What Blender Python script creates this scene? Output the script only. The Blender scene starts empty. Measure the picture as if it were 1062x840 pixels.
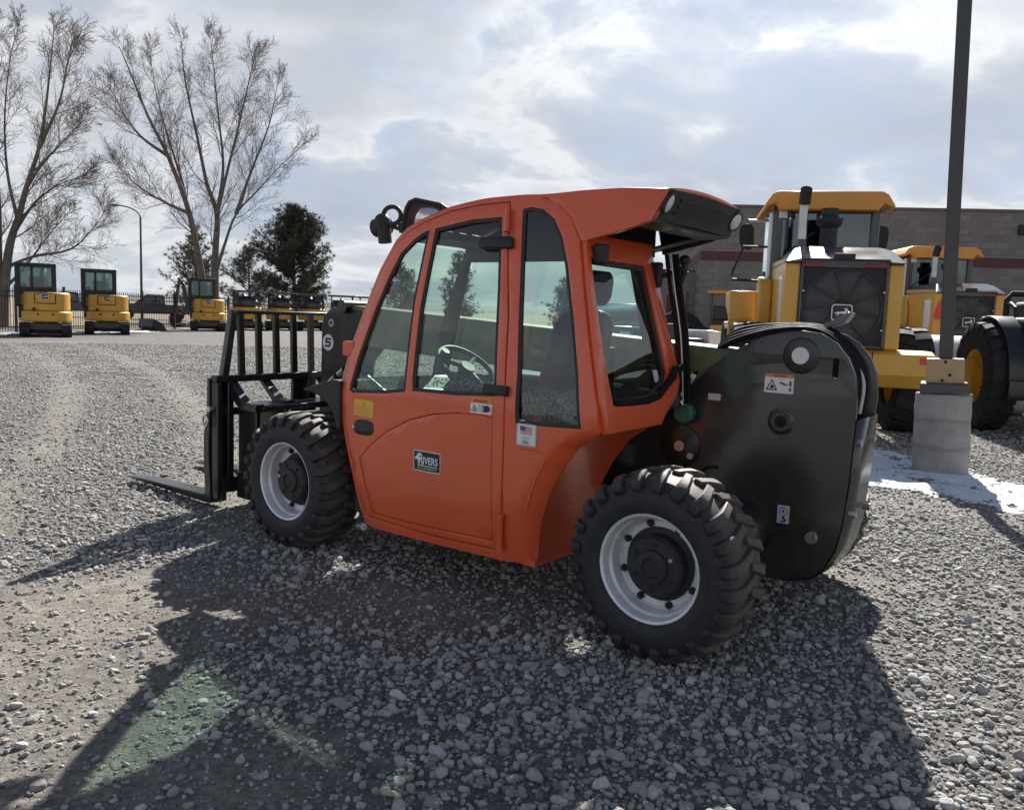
import bpy, bmesh, math, random
import numpy as np
from mathutils import Vector, Matrix, noise as mnoise
from mathutils.geometry import tessellate_polygon
R_ = math.radians
random.seed(7)
rng = np.random.default_rng(11)
scene = bpy.context.scene
COL = scene.collection
PI = math.pi

# ------------------------------------------------------------------ camera numbers (fitted to the photograph)
FPX, PITCH, ROLL, CAMH = 858.5, R_(6.316), R_(2.045), 1.352

def pix_ray(x, y):
    a = (x - 531) / FPX; b = (y - 420) / FPX
    c, s = math.cos(ROLL), math.sin(ROLL)
    a, b = c * a + s * b, -s * a + c * b
    return Vector((a, math.cos(PITCH) - b * math.sin(PITCH), -math.sin(PITCH) - b * math.cos(PITCH)))
def at_depth(x, y, Y):
    d = pix_ray(x, y)
    return Vector((0, 0, CAMH)) + d * (Y / d.y)

# ------------------------------------------------------------------ mesh helper
class MB:
    def __init__(s): s.v = []; s.f = []; s.mi = []; s.cur = 0
    def add(s, vs, fs):
        b = len(s.v); s.v += [tuple(p) for p in vs]
        for f in fs: s.f.append([b + i for i in f]); s.mi.append(s.cur)
        return s
    def box(s, c, d, rot=None, taper=1.0):
        x, y, z = d[0] / 2, d[1] / 2, d[2] / 2
        vs = [Vector((sx * x * (taper if sz > 0 else 1), sy * y * (taper if sz > 0 else 1), sz * z)) for sz in (-1, 1) for sy in (-1, 1) for sx in (-1, 1)]
        if rot is not None:
            vs = [rot @ v for v in vs]
        vs = [v + Vector(c) for v in vs]
        return s.add(vs, [(0, 2, 3, 1), (4, 5, 7, 6), (0, 1, 5, 4), (2, 6, 7, 3), (0, 4, 6, 2), (1, 3, 7, 5)])
    def b2(s, a, b):
        return s.box([(a[i] + b[i]) / 2 for i in range(3)], [abs(b[i] - a[i]) for i in range(3)])
    def prism(s, poly, fn, a, b):
        n = len(poly)
        ar = sum(poly[i][0] * poly[(i + 1) % n][1] - poly[(i + 1) % n][0] * poly[i][1] for i in range(n))
        if ar < 0: poly = poly[::-1]
        vs = [fn(p, q, a) for p, q in poly] + [fn(p, q, b) for p, q in poly]
        fs = [list(range(n))[::-1], list(range(n, 2 * n))] + [(i, (i + 1) % n, n + (i + 1) % n, n + i) for i in range(n)]
        return s.add(vs, fs)
    def py(s, poly, a, b):            # polygon in (x,z), extruded along y
        return s.prism(poly, lambda p, q, t: (p, t, q), a, b)
    def px(s, poly, a, b):            # polygon in (y,z), extruded along x
        return s.prism(poly, lambda p, q, t: (t, p, q), a, b)
    def pz(s, poly, a, b):
        return s.prism(poly, lambda p, q, t: (p, q, t), a, b)
    def tube(s, path, r, n=8, caps=True, up=None):
        path = [Vector(p) for p in path]; m = len(path)
        rs = r if isinstance(r, (list, tuple)) else [r] * m
        T = []
        for i in range(m):
            t = path[min(i + 1, m - 1)] - path[max(i - 1, 0)]
            T.append(t.normalized() if t.length > 1e-9 else Vector((0, 0, 1)))
        ref = Vector(up) if up else (Vector((0, 0, 1)) if abs(T[0].z) < .9 else Vector((1, 0, 0)))
        nx = T[0].cross(ref).normalized(); vs = []
        for i in range(m):
            nx = (nx - T[i] * nx.dot(T[i])).normalized(); ny = T[i].cross(nx)
            for k in range(n):
                a = 2 * PI * k / n
                vs.append(path[i] + (nx * math.cos(a) + ny * math.sin(a)) * rs[i])
        fs = [(i * n + k, i * n + (k + 1) % n, (i + 1) * n + (k + 1) % n, (i + 1) * n + k) for i in range(m - 1) for k in range(n)]
        if caps: fs += [list(range(n))[::-1], list(range((m - 1) * n, m * n))]
        return s.add(vs, fs)
    def cyl(s, a, b, r, n=20, r2=None):
        return s.tube([a, b], [r, r if r2 is None else r2], n)
    def lathe(s, prof, o, axis='y', n=40, close=False):   # prof: (radius, offset along axis)
        vs = []
        for r, h in prof:
            for k in range(n):
                a = 2 * PI * k / n; c, d = r * math.cos(a), r * math.sin(a)
                p = {'y': (c, h, d), 'x': (h, c, d), 'z': (c, d, h)}[axis]
                vs.append((o[0] + p[0], o[1] + p[1], o[2] + p[2]))
        m = len(prof); fs = []
        for i in range(m if close else m - 1):
            j = (i + 1) % m
            for k in range(n):
                fs.append((i * n + k, i * n + (k + 1) % n, j * n + (k + 1) % n, j * n + k))
        return s.add(vs, fs)
    def ell(s, c, r, nu=16, nv=10):
        vs = []; fs = []
        for j in range(nv + 1):
            t = PI * j / nv
            for i in range(nu):
                a = 2 * PI * i / nu
                vs.append((c[0] + r[0] * math.sin(t) * math.cos(a), c[1] + r[1] * math.sin(t) * math.sin(a), c[2] + r[2] * math.cos(t)))
        for j in range(nv):
            for i in range(nu):
                fs.append((j * nu + i, j * nu + (i + 1) % nu, (j + 1) * nu + (i + 1) % nu, (j + 1) * nu + i))
        return s.add(vs, fs)
    def grid(s, fn, us, vs_):          # fn(u,v) -> point
        vs = [fn(a, b) for a in us for b in vs_]; m = len(vs_)
        return s.add(vs, [(i * m + j, i * m + j + 1, (i + 1) * m + j + 1, (i + 1) * m + j) for i in range(len(us) - 1) for j in range(m - 1)])
    def build(s, name, mats, parent=None, bevel=0, seg=2, smooth=35, solid=0, weld=False, recalc=True):
        me = bpy.data.meshes.new(name); me.from_pydata(s.v, [], s.f)
        if not isinstance(mats, (list, tuple)): mats = [mats]
        for m in mats: me.materials.append(m)
        if len(mats) > 1: me.polygons.foreach_set('material_index', s.mi)
        if weld or recalc:
            bm = bmesh.new(); bm.from_mesh(me)
            if weld: bmesh.ops.remove_doubles(bm, verts=bm.verts, dist=1e-5)
            if recalc: bmesh.ops.recalc_face_normals(bm, faces=bm.faces)
            bm.to_mesh(me); bm.free()
        if smooth:
            me.polygons.foreach_set('use_smooth', [True] * len(me.polygons)); me.set_sharp_from_angle(angle=R_(smooth))
        me.update()
        o = bpy.data.objects.new(name, me); COL.objects.link(o)
        if parent is not None: o.parent = parent
        if solid:
            md = o.modifiers.new('Solid', 'SOLIDIFY'); md.thickness = abs(solid); md.offset = -1 if solid > 0 else 1
        if bevel:
            md = o.modifiers.new('Bevel', 'BEVEL'); md.width = bevel; md.segments = seg; md.limit_method = 'ANGLE'; md.angle_limit = R_(40)
            md.harden_normals = False
        return o

def tag(o, label=None, cat=None, group=None, kind=None):
    if label: o['label'] = label
    if cat: o['category'] = cat
    if group: o['group'] = group
    if kind: o['kind'] = kind
    return o
def thing(name, label, cat, loc=(0, 0, 0), rz=0, group=None):
    o = bpy.data.objects.new(name, None); COL.objects.link(o); o.empty_display_size = .2
    o.location = loc; o.rotation_euler = (0, 0, rz)
    return tag(o, label, cat, group)
def structure(name, mb, m, **k):
    return tag(mb.build(name, m, **k), kind='structure')
def copy_tree(o, parent=None):
    c = o.copy(); COL.objects.link(c)
    if parent is not None: c.parent = parent
    for ch in list(o.children): copy_tree(ch, c)
    return c

# ------------------------------------------------------------------ materials
def nodes(name):
    m = bpy.data.materials.new(name); m.use_nodes = True
    nt = m.node_tree; b = nt.nodes['Principled BSDF']
    return m, nt, b
def mixc(nt, f, a, b, blend='MIX'):
    n = nt.nodes.new('ShaderNodeMix'); n.data_type = 'RGBA'; n.blend_type = blend
    for sock, v in ((n.inputs[0], f), (n.inputs[6], a), (n.inputs[7], b)):
        if hasattr(v, 'is_output'): nt.links.new(v, sock)
        elif isinstance(v, (int, float)): sock.default_value = v
        else: sock.default_value = (*v, 1)
    return n.outputs[2]
def ramp(nt, fac, stops):
    n = nt.nodes.new('ShaderNodeValToRGB'); e = n.color_ramp.elements
    while len(e) < len(stops): e.new(.5)
    for el, (p, c) in zip(e, stops):
        el.position = p; el.color = (*c, 1) if not isinstance(c, (int, float)) else (c, c, c, 1)
    nt.links.new(fac, n.inputs[0]); return n.outputs[0]
def tex(nt, kind, scale, vec=None, **kw):
    n = nt.nodes.new(kind); n.inputs['Scale'].default_value = scale
    for k, v in kw.items():
        if k in n.inputs: n.inputs[k].default_value = v
        else: setattr(n, k, v)
    if vec is not None: nt.links.new(vec, n.inputs['Vector'])
    return n
def coord(nt, which='Object'):
    n = nt.nodes.new('ShaderNodeTexCoord'); return n.outputs[which]
def bump(nt, b, h, strength, dist):
    n = nt.nodes.new('ShaderNodeBump'); n.inputs['Strength'].default_value = strength; n.inputs['Distance'].default_value = dist
    nt.links.new(h, n.inputs['Height']); nt.links.new(n.outputs[0], b.inputs['Normal'])
def pmat(name, col, rough=.5, metal=0., var=.12, scale=6., bmp=0., coat=0., dust=0., dustcol=(.3, .26, .2), spec=None):
    m, nt, b = nodes(name)
    co = coord(nt)
    n1 = tex(nt, 'ShaderNodeTexNoise', scale, co, Detail=5.0, Roughness=.6)
    lo = tuple(max(0, c * (1 - var)) for c in col); hi = tuple(min(1, c * (1 + var)) for c in col)
    c = ramp(nt, n1.outputs['Fac'], [(.3, lo), (.7, hi)])
    if dust:
        n2 = tex(nt, 'ShaderNodeTexNoise', scale * 3.1, co, Detail=7.0, Roughness=.7)
        f = ramp(nt, n2.outputs['Fac'], [(.45, 0.), (.75, dust)])
        c = mixc(nt, f, c, dustcol)
    nt.links.new(c, b.inputs['Base Color'])
    r = ramp(nt, n1.outputs['Fac'], [(.25, max(.02, rough * .85)), (.8, min(1, rough * 1.2))])
    nt.links.new(r, b.inputs['Roughness'])
    b.inputs['Metallic'].default_value = metal
    if coat: b.inputs['Coat Weight'].default_value = coat; b.inputs['Coat Roughness'].default_value = .12
    if spec is not None: b.inputs['Specular IOR Level'].default_value = spec
    if bmp:
        n3 = tex(nt, 'ShaderNodeTexNoise', scale * 12, co, Detail=4.0)
        bump(nt, b, n3.outputs['Fac'], bmp, .004)
    return m
def screen(name, col, cover):        # fine woven mesh: part solid, part see-through
    m, nt, b = nodes(name); b.inputs['Base Color'].default_value = (*col, 1); b.inputs['Roughness'].default_value = .5
    tr = nt.nodes.new('ShaderNodeBsdfTransparent'); mx = nt.nodes.new('ShaderNodeMixShader'); mx.inputs[0].default_value = cover
    nt.links.new(tr.outputs[0], mx.inputs[1]); nt.links.new(b.outputs[0], mx.inputs[2]); nt.links.new(mx.outputs[0], nt.nodes['Material Output'].inputs[0]); return m
def glass(name, tint, refl=1.0, ior=1.5):
    m = bpy.data.materials.new(name); m.use_nodes = True; nt = m.node_tree; nt.nodes.clear()
    out = nt.nodes.new('ShaderNodeOutputMaterial'); tr = nt.nodes.new('ShaderNodeBsdfTransparent'); gl = nt.nodes.new('ShaderNodeBsdfGlossy')
    tr.inputs[0].default_value = (*tint, 1); gl.inputs['Color'].default_value = (.95, 1, .97, 1); gl.inputs['Roughness'].default_value = .02
    ge = nt.nodes.new('ShaderNodeNewGeometry'); dp = nt.nodes.new('ShaderNodeVectorMath'); dp.operation = 'DOT_PRODUCT'
    nt.links.new(ge.outputs['Incoming'], dp.inputs[0]); nt.links.new(ge.outputs['Normal'], dp.inputs[1])
    def mt(op, a, b=0.):
        n = nt.nodes.new('ShaderNodeMath'); n.operation = op
        for i, v in ((0, a), (1, b)):
            if hasattr(v, 'is_output'): nt.links.new(v, n.inputs[i])
            else: n.inputs[i].default_value = v
        return n.outputs[0]
    f0 = ((ior - 1) / (ior + 1)) ** 2 * 1.7          # two faces of one pane
    fr = mt('MULTIPLY', mt('ADD', mt('MULTIPLY', mt('POWER', mt('SUBTRACT', 1., mt('ABSOLUTE', dp.outputs['Value'])), 5.), 1 - f0), f0), refl)
    mx = nt.nodes.new('ShaderNodeMixShader')
    nt.links.new(mt('MINIMUM', fr, 1.), mx.inputs[0]); nt.links.new(tr.outputs[0], mx.inputs[1]); nt.links.new(gl.outputs[0], mx.inputs[2])
    nt.links.new(mx.outputs[0], out.inputs[0]); return m

M = {}
M['orange'] = pmat('orange_paint', (.68, .098, .028), .33, var=.05, scale=2.2, coat=.4, dust=.10, dustcol=(.42, .16, .08))
nt = M['orange'].node_tree; b = nt.nodes['Principled BSDF']; base = b.inputs['Base Color'].links[0].from_socket
co = coord(nt); sx = nt.nodes.new('ShaderNodeSeparateXYZ'); nt.links.new(co, sx.inputs[0])
sp1 = tex(nt, 'ShaderNodeTexNoise', 85., co, Detail=3.0, Roughness=.6); sp2 = tex(nt, 'ShaderNodeTexNoise', 4., co, Detail=6.0, Roughness=.7)
zr = ramp(nt, sx.outputs[2], [(.20, .75), (.36, .35), (.62, .06), (.95, .0)])
ms = nt.nodes.new('ShaderNodeMath'); ms.operation = 'MULTIPLY'; nt.links.new(ramp(nt, sp1.outputs['Fac'], [(.54, .12), (.64, 1.)]), ms.inputs[0]); nt.links.new(zr, ms.inputs[1])
mt_ = nt.nodes.new('ShaderNodeMath'); mt_.operation = 'MULTIPLY'; nt.links.new(ms.outputs[0], mt_.inputs[0]); nt.links.new(ramp(nt, sp2.outputs['Fac'], [(.35, .25), (.65, 1.)]), mt_.inputs[1])
nt.links.new(mixc(nt, mt_.outputs[0], base, (.20, .155, .115)), b.inputs['Base Color'])     # mud specks thrown up along the sill
M['black'] = pmat('black_paint', (.014, .014, .013), .30, var=.2, scale=4, coat=.2, dust=.10, dustcol=(.10, .09, .06))
M['tower'] = pmat('olive_black_paint', (.030, .031, .025), .26, var=.25, scale=3, coat=.3, dust=.12, dustcol=(.12, .11, .07))
M['matte'] = pmat('matte_black_plastic', (.018, .018, .019), .62, var=.2, scale=8, dust=.12, dustcol=(.09, .085, .08), bmp=.15)
M['rubber'] = pmat('tyre_rubber', (.012, .0125, .0145), .78, var=.3, scale=9, dust=.38, dustcol=(.07, .064, .054), bmp=.3)
M['hose'] = pmat('hose_rubber', (.012, .012, .012), .75, var=.2, scale=20, spec=.15)
M['rim'] = pmat('silver_rim_paint', (.74, .75, .77), .42, metal=.25, var=.12, scale=9, dust=.35, dustcol=(.38, .36, .34))
M['steel'] = pmat('zinc_steel', (.55, .54, .50), .35, metal=.85, var=.2, scale=20)
M['exhaust'] = pmat('dull_steel_pipe', (.42, .41, .40), .3, metal=1, var=.15, scale=9)
M['chrome'] = pmat('polished_steel', (.75, .75, .76), .12, metal=1, var=.05)
M['dark'] = pmat('dark_void', (.006, .006, .006), .9, var=.1)
M['interior'] = pmat('interior_plastic', (.035, .035, .037), .6, var=.2, scale=8)
M['seat'] = pmat('seat_vinyl', (.03, .03, .032), .5, var=.2, scale=10)
M['cream'] = pmat('olive_tan_boom_paint', (.125, .128, .055), .45, var=.08, scale=3, coat=.2, dust=.25, dustcol=(.34, .28, .2))
M['green'] = pmat('green_cap', (.03, .125, .095), .45)
M['lamp'] = pmat('lamp_lens', (.62, .64, .66), .15, var=.15, scale=30)
M['white'] = pmat('white_decal', (.78, .78, .78), .5, var=.04)
M['inkblack'] = pmat('black_ink', (.02, .02, .02), .5, var=.05)
M['decorange'] = pmat('orange_decal', (.75, .22, .05), .5, var=.04)
M['decyellow'] = pmat('yellow_decal', (.75, .42, .04), .5, var=.04)
M['decgrey'] = pmat('grey_decal', (.5, .52, .53), .5, var=.04)
M['decred'] = pmat('red_decal', (.62, .05, .05), .5, var=.04)
M['decblue'] = pmat('blue_decal', (.05, .08, .30), .5, var=.04)
M['mirror'] = pmat('mirror_glass', (.7, .62, .6), .08, metal=.9, var=.02)
M['glass'] = glass('green_tinted_glass', (.70, .83, .765), 1.1)
M['yellow'] = pmat('yellow_machine_paint', (.62, .33, .045), .40, var=.06, scale=2, coat=.2, dust=.12, dustcol=(.35, .28, .17))
M['amber'] = pmat('amber_roof_paint', (.68, .27, .03), .42, var=.05, scale=2, coat=.2)
M['machgrey'] = pmat('dark_grey_machine_paint', (.05, .05, .055), .35, var=.15, scale=3, coat=.3)
M['hoodtop'] = pmat('glossy_charcoal_hood', (.08, .08, .085), .28, var=.1, scale=3, coat=.6)
M['fan'] = pmat('grey_fan_plastic', (.16, .155, .15), .5, var=.1)
M['mesh'] = pmat('black_mesh', (.02, .02, .022), .5, var=.3, scale=30)
M['tail'] = pmat('dark_red_lens', (.16, .012, .015), .25)
M['refl'] = pmat('red_reflector', (.62, .045, .035), .35)
M['cabglass'] = glass('blue_tinted_glass', (.26, .37, .44), 1.3)
M['yrim'] = pmat('yellow_rim_paint', (.62, .32, .02), .4, var=.1, dust=.2)
M['trimglare'] = pmat('white_trim_and_glare', (.72, .76, .8), .2, var=.1, scale=2)  # pale trim white; also paints the glare on the cab's side glass
M['concrete'] = None
M['bluecar'] = pmat('blue_car_paint', (.03, .09, .22), .25, var=.05, coat=.6)
M['whitecar'] = pmat('white_car_paint', (.7, .71, .72), .25, var=.05, coat=.6)

# ------------------------------------------------------------------ flat lettering and marks
_txt = {}
def text_geo(s, bold=0.):
    k = (s, bold)
    if k in _txt: return _txt[k]
    cu = bpy.data.curves.new('lettering', 'FONT'); cu.body = s; cu.size = 1; cu.resolution_u = 4; cu.offset = bold
    ob = bpy.data.objects.new('lettering', cu); COL.objects.link(ob)
    dg = bpy.context.evaluated_depsgraph_get(); dg.update()
    me = bpy.data.meshes.new_from_object(ob.evaluated_get(dg))
    vs = [(v.co.x, v.co.y) for v in me.vertices]; fs = [list(p.vertices) for p in me.polygons]
    bpy.data.objects.remove(ob); bpy.data.curves.remove(cu); bpy.data.meshes.remove(me)
    _txt[k] = (vs, fs); return vs, fs
class Decal:
    """flat marks in a local x,y frame laid on a surface point by point through fn(x,y,lift)"""
    def __init__(s, fn): s.fn = fn; s.mb = MB(); s.mats = []; s.k = 0
    def m(s, mat):
        if mat not in s.mats: s.mats.append(mat)
        s.mb.cur = s.mats.index(mat)
    def lay(s, vs, fs, mat):
        s.m(mat); s.k += 1; h = .0012 + .0007 * s.k * s.lift
        s.mb.add([s.fn(x, y, h) for x, y in vs], fs)
    lift = 1.
    def rect(s, x0, y0, x1, y1, mat): s.lay([(x0, y0), (x1, y0), (x1, y1), (x0, y1)], [(0, 1, 2, 3)], mat); return s
    def rrect(s, x0, y0, x1, y1, r, mat):
        p = []
        for cx, cy, a0 in ((x1 - r, y1 - r, 0), (x0 + r, y1 - r, 90), (x0 + r, y0 + r, 180), (x1 - r, y0 + r, 270)):
            p += [(cx + r * math.cos(R_(a0 + t)), cy + r * math.sin(R_(a0 + t))) for t in (0, 30, 60, 90)]
        s.lay(p, [list(range(len(p)))], mat); return s
    def poly(s, p, mat): s.lay(p, [list(range(len(p)))], mat); return s
    def disc(s, cx, cy, r, mat, n=28): return s.poly([(cx + r * math.cos(2 * PI * i / n), cy + r * math.sin(2 * PI * i / n)) for i in range(n)], mat)
    def text(s, t, x0, y0, x1, y1, mat, bold=.01):
        vs, fs = text_geo(t, bold); xs = [v[0] for v in vs]; ys = [v[1] for v in vs]
        ax, bx, ay, by = min(xs), max(xs), min(ys), max(ys)
        s.lay([(x0 + (v[0] - ax) / (bx - ax) * (x1 - x0), y0 + (v[1] - ay) / (by - ay) * (y1 - y0)) for v in vs], fs, mat); return s
    def build(s, name, parent): return s.mb.build(name, s.mats, parent, smooth=0, recalc=False)
def frame(o, ex, ey):
    o, ex, ey = Vector(o), Vector(ex).normalized(), Vector(ey).normalized(); nz = ex.cross(ey)
    return lambda x, y, h: o + ex * x + ey * y + nz * h
DEER = [(-.95, -.05), (-.6, .12), (-.3, .1), (.05, .18), (.35, .2), (.45, .45), (.2, .62), (.3, .66), (.5, .52), (.55, .62), (.72, .72), (.64, .52), (.8, .38), (1.0, .3), (.98, .2), (.75, .22), (.62, .02), (.9, -.12), (.95, -.4), (.88, -.4), (.78, -.2), (.5, -.1), (.1, -.12), (-.3, -.1), (-.4, -.3), (-.75, -.5), (-.72, -.4), (-.55, -.22), (-.62, -.06), (-.9, -.2)]
def deer_badge(fn, w, parent, lightm, darkm, name='emblem'):
    d = Decal(fn); d.lift = 3
    d.rrect(-w, -w * .82, w, w * .82, w * .3, lightm).rrect(-w * .9, -w * .72, w * .9, w * .72, w * .25, darkm)
    d.poly([(x * w * .72, y * w * .72 - w * .02) for x, y in DEER], lightm)
    return d.build(name, parent)

# ------------------------------------------------------------------ panels cut from outlines
def inset(poly, d):
    n = len(poly); ar = sum(poly[i][0] * poly[(i + 1) % n][1] - poly[(i + 1) % n][0] * poly[i][1] for i in range(n))
    sg = 1 if ar > 0 else -1; out = []
    for i in range(n):
        p, c, q = Vector(poly[i - 1]), Vector(poly[i]), Vector(poly[(i + 1) % n])
        e1, e2 = (c - p).normalized(), (q - c).normalized()
        n1, n2 = Vector((-e1.y, e1.x)) * sg, Vector((-e2.y, e2.x)) * sg
        b = n1 + n2
        if b.length < 1e-6: b = n1
        b.normalize(); k = d / max(.5, b.dot(n1)); out.append(tuple(c + b * k))
    return out
def soften(poly, it=1):
    for _ in range(it):
        o = []
        for i in range(len(poly)):
            p, q = Vector(poly[i]), Vector(poly[(i + 1) % len(poly)])
            o += [tuple(p.lerp(q, .2)), tuple(p.lerp(q, .8))]
        poly = o
    return poly
def panel(name, outer, holes, fn, mat, parent, solid=0, step=.07, bevel=0, smooth=35, seg=2):
    loops = [outer] + list(holes); vs = [Vector((p[0], p[1], 0)) for l in loops for p in l]
    tris = tessellate_polygon([[Vector((p[0], p[1], 0)) for p in l] for l in loops])
    bm = bmesh.new(); bv = [bm.verts.new(v) for v in vs]
    for t in tris:
        try: bm.faces.new([bv[i] for i in t])
        except ValueError: pass
    bmesh.ops.recalc_face_normals(bm, faces=bm.faces)
    bm.normal_update()
    for f in bm.faces:
        if f.normal.z < 0: f.normal_flip()
    if step:
        for ax in (0, 1):
            lo = min(p[ax] for p in outer); hi = max(p[ax] for p in outer); k = lo + step
            while k < hi:
                nrm = (1, 0, 0) if ax == 0 else (0, 1, 0)
                bmesh.ops.bisect_plane(bm, geom=bm.verts[:] + bm.edges[:] + bm.faces[:], plane_co=(k if ax == 0 else 0, k if ax == 1 else 0, 0), plane_no=nrm, dist=1e-6)
                k += step
    for v in bm.verts: v.co = fn(v.co.x, v.co.y)
    me = bpy.data.meshes.new(name); bm.to_mesh(me); bm.free()
    me.materials.append(mat); me.polygons.foreach_set('use_smooth', [True] * len(me.polygons)); me.set_sharp_from_angle(angle=R_(smooth)); me.update()
    o = bpy.data.objects.new(name, me); COL.objects.link(o); o.parent = parent
    if solid:
        md = o.modifiers.new('Solid', 'SOLIDIFY'); md.thickness = abs(solid); md.offset = -1 if solid > 0 else 1
    if bevel:
        md = o.modifiers.new('Bevel', 'BEVEL'); md.width = bevel; md.segments = seg; md.limit_method = 'ANGLE'; md.angle_limit = R_(50)
    return o

# ================================================================== THE TELEHANDLER  (local x forward, y to its left = towards camera, z up)
TH = thing('telehandler', 'orange compact telehandler with black boom tower and pallet forks, parked on the gravel', 'telehandler', (.543, 3.131, 0), R_(142.562))

def edge_lerp(z, pts):
    for (a, za), (b, zb) in zip(pts, pts[1:]):
        if za <= z <= zb: return a + (b - a) * (z - za) / (zb - za)
    return pts[0][0] if z < pts[0][1] else pts[-1][0]
def side_v(u, z):
    if z < .93: v = -.05 - .03 * max(0, (.7 - z) / .45) ** 2
    else: v = -.05 - .20 * ((z - .93) / .9) ** 1.15
    if u < .80 and z < .93:
        du = u - edge_lerp(z, [(.606, .258), (.588, .418), (.534, .586), (.482, .683), (.4, .793), (.279, .876)])
        if du < .10: v -= .055 * (1 - max(0, du) / .10) ** 2 * max(0, min(1, (.93 - z) / .14))
    if u > 1.4: v -= .04 * ((u - 1.4) / .45) ** 2
    return v
def SF(off=0.): return lambda u, z: Vector((u, side_v(u, z) + off, z))
def side_decal(u0, z0, base=0., h=1.): return lambda x, y, l: Vector((u0 - x, side_v(u0 - x, z0 + y) + base + l * h, z0 + y))

BODY = [(1.636, .222), (1.138, .227), (.748, .235), (.606, .258), (.588, .418), (.534, .586), (.482, .683), (.4, .793), (.279, .876), (.291, .974), (.385, 1.263), (.462, 1.504), (.512, 1.67), (.579, 1.773), (.655, 1.84), (.753, 1.872), (.88, 1.884), (1.108, 1.88), (1.292, 1.86), (1.467, 1.81), (1.574, 1.766), (1.646, 1.704), (1.733, 1.551), (1.809, 1.334), (1.872, 1.129), (1.902, .996), (1.912, .876), (1.9, .785), (1.804, .514), (1.734, .302), (1.692, .231)]
DOOR = [(1.668, .285), (1.707, .302), (1.78, .515), (1.875, .785), (1.887, .876), (1.877, .996), (1.848, 1.129), (1.785, 1.334), (1.709, 1.54), (1.626, 1.682), (1.56, 1.738), (1.46, 1.783), (1.29, 1.832), (1.108, 1.854), (.935, 1.858), (.90, 1.66), (.822, 1.33), (.768, .95), (.763, .80), (.770, .286), (1.2, .272)]
W1 = [(1.405, 1.748), (1.412, 1.396), (1.377, .954), (1.517, .934), (1.789, .912), (1.82, .926), (1.78, 1.099), (1.703, 1.351), (1.641, 1.52), (1.583, 1.635), (1.507, 1.70), (1.448, 1.735)]
W2 = [(1.370, 1.753), (1.144, 1.788), (.960, 1.793), (.893, 1.459), (.815, .983), (1.043, .966), (1.331, .962), (1.342, 1.012), (1.372, 1.36)]
W3 = [(.852, 1.825), (.785, 1.46), (.722, 1.1), (.700, .872), (.542, .876), (.357, .886), (.402, 1.102), (.472, 1.341), (.552, 1.575), (.604, 1.69), (.665, 1.773), (.735, 1.818), (.80, 1.832)]
INNER = [(1.722, .578), (1.647, .645), (1.512, .741), (1.344, .822), (1.186, .867), (1.035, .887), (.905, .893), (.825, .885), (.818, .318), (1.254, .305), (1.640, .305)]

body = panel('cab_body', BODY, [inset(DOOR, -.007), W3], SF(), M['orange'], TH, solid=-.03, bevel=.008, step=.035)
# arch, rear wall, cowl, right wall, floor: one orange shell behind the side panel
mb = MB()
ARCH = [(.606, .258), (.588, .418), (.534, .586), (.482, .683), (.4, .793), (.279, .876)]
mb.grid(lambda i, v: (ARCH[i][0], v if v < -.16 else side_v(*ARCH[i]) - .003, ARCH[i][1]), range(len(ARCH)), [-.05, -.2, -.4, -.545])
COWL = [(1.692, .231), (1.734, .302), (1.804, .514), (1.9, .785), (1.912, .876)]
mb.grid(lambda i, v: (COWL[i][0] + .03 * math.sin(PI * (v + .12) / -.7) * (1 if v < -.12 else 0), v if v < -.1 else side_v(*COWL[i]) - .02, COWL[i][1]), range(len(COWL)), [-.05, -.2, -.35, -.5, -.65, -.82])
mb.b2((.60, -.54, .235), (1.70, -.10, .262)); mb.b2((.80, -.82, .235), (1.70, -.54, .262))
arch = mb.build('wheel_arch_shell', M['orange'], TH, smooth=60)
RW = [(.80, .235), (1.70, .235), (1.90, .80), (1.91, .90), (1.84, 1.25), (1.66, 1.70), (1.30, 1.86), (.80, 1.88), (.52, 1.70), (.29, .97), (.30, .93), (.80, .86)]
RWH = [(.44, 1.0), (1.79, 1.0), (1.64, 1.63), (.60, 1.63)]
panel('right_side_wall', RW, [RWH], lambda u, z: Vector((u, -.82, z)), M['interior'], TH, solid=.03)
panel('side_window', RWH, [], lambda u, z: Vector((u, -.835, z)), M['glass'], TH, step=0)

REARU = lambda z: edge_lerp(z, [(.279, .876), (.291, .974), (.385, 1.263), (.462, 1.504), (.512, 1.67)])
RWIN = [(-.235, 1.595), (-.715, 1.59), (-.70, 1.10), (-.66, 1.06), (-.60, 1.025), (-.49, .988), (-.15, .978), (-.165, 1.2)]
def rear_fn(off=0.): return lambda v, z: Vector((REARU(z) - off, v, z))
ro = [(-.56, .872), (-.62, .925), (-.74, .99), (-.80, 1.05), (-.812, 1.12), (-.812, 1.70)] + [(side_v(REARU(z), z) - .012, z) for z in (1.70, 1.6, 1.45, 1.3, 1.15, 1.0, .872)]
panel('rear_wall', ro, [RWIN], rear_fn(), M['orange'], TH, solid=.025, bevel=.004)
rwn = panel('rear_window', inset(RWIN, -.012), [], rear_fn(-.006), M['glass'], TH, step=0)
panel('window_seal', inset(RWIN, -.012), [inset(RWIN, .022)], rear_fn(.004), M['matte'], rwn, solid=.006)
for v, z in ((-.33, 1.635), (-.45, 1.633), (-.58, 1.63)): mb = MB(); mb.cyl((REARU(z) - .006, v, z), (REARU(z) + .01, v, z), .009, 12); mb.build('beam_hole', M['dark'], TH)
d = Decal(lambda x, y, l: rear_fn(-.002 + l)(-.60 - x, 1.06 + y)); d.rect(0, 0, .045, .055, M['decgrey']).rect(.006, .03, .04, .036, M['white']); d.build('grey_label', TH)
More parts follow.
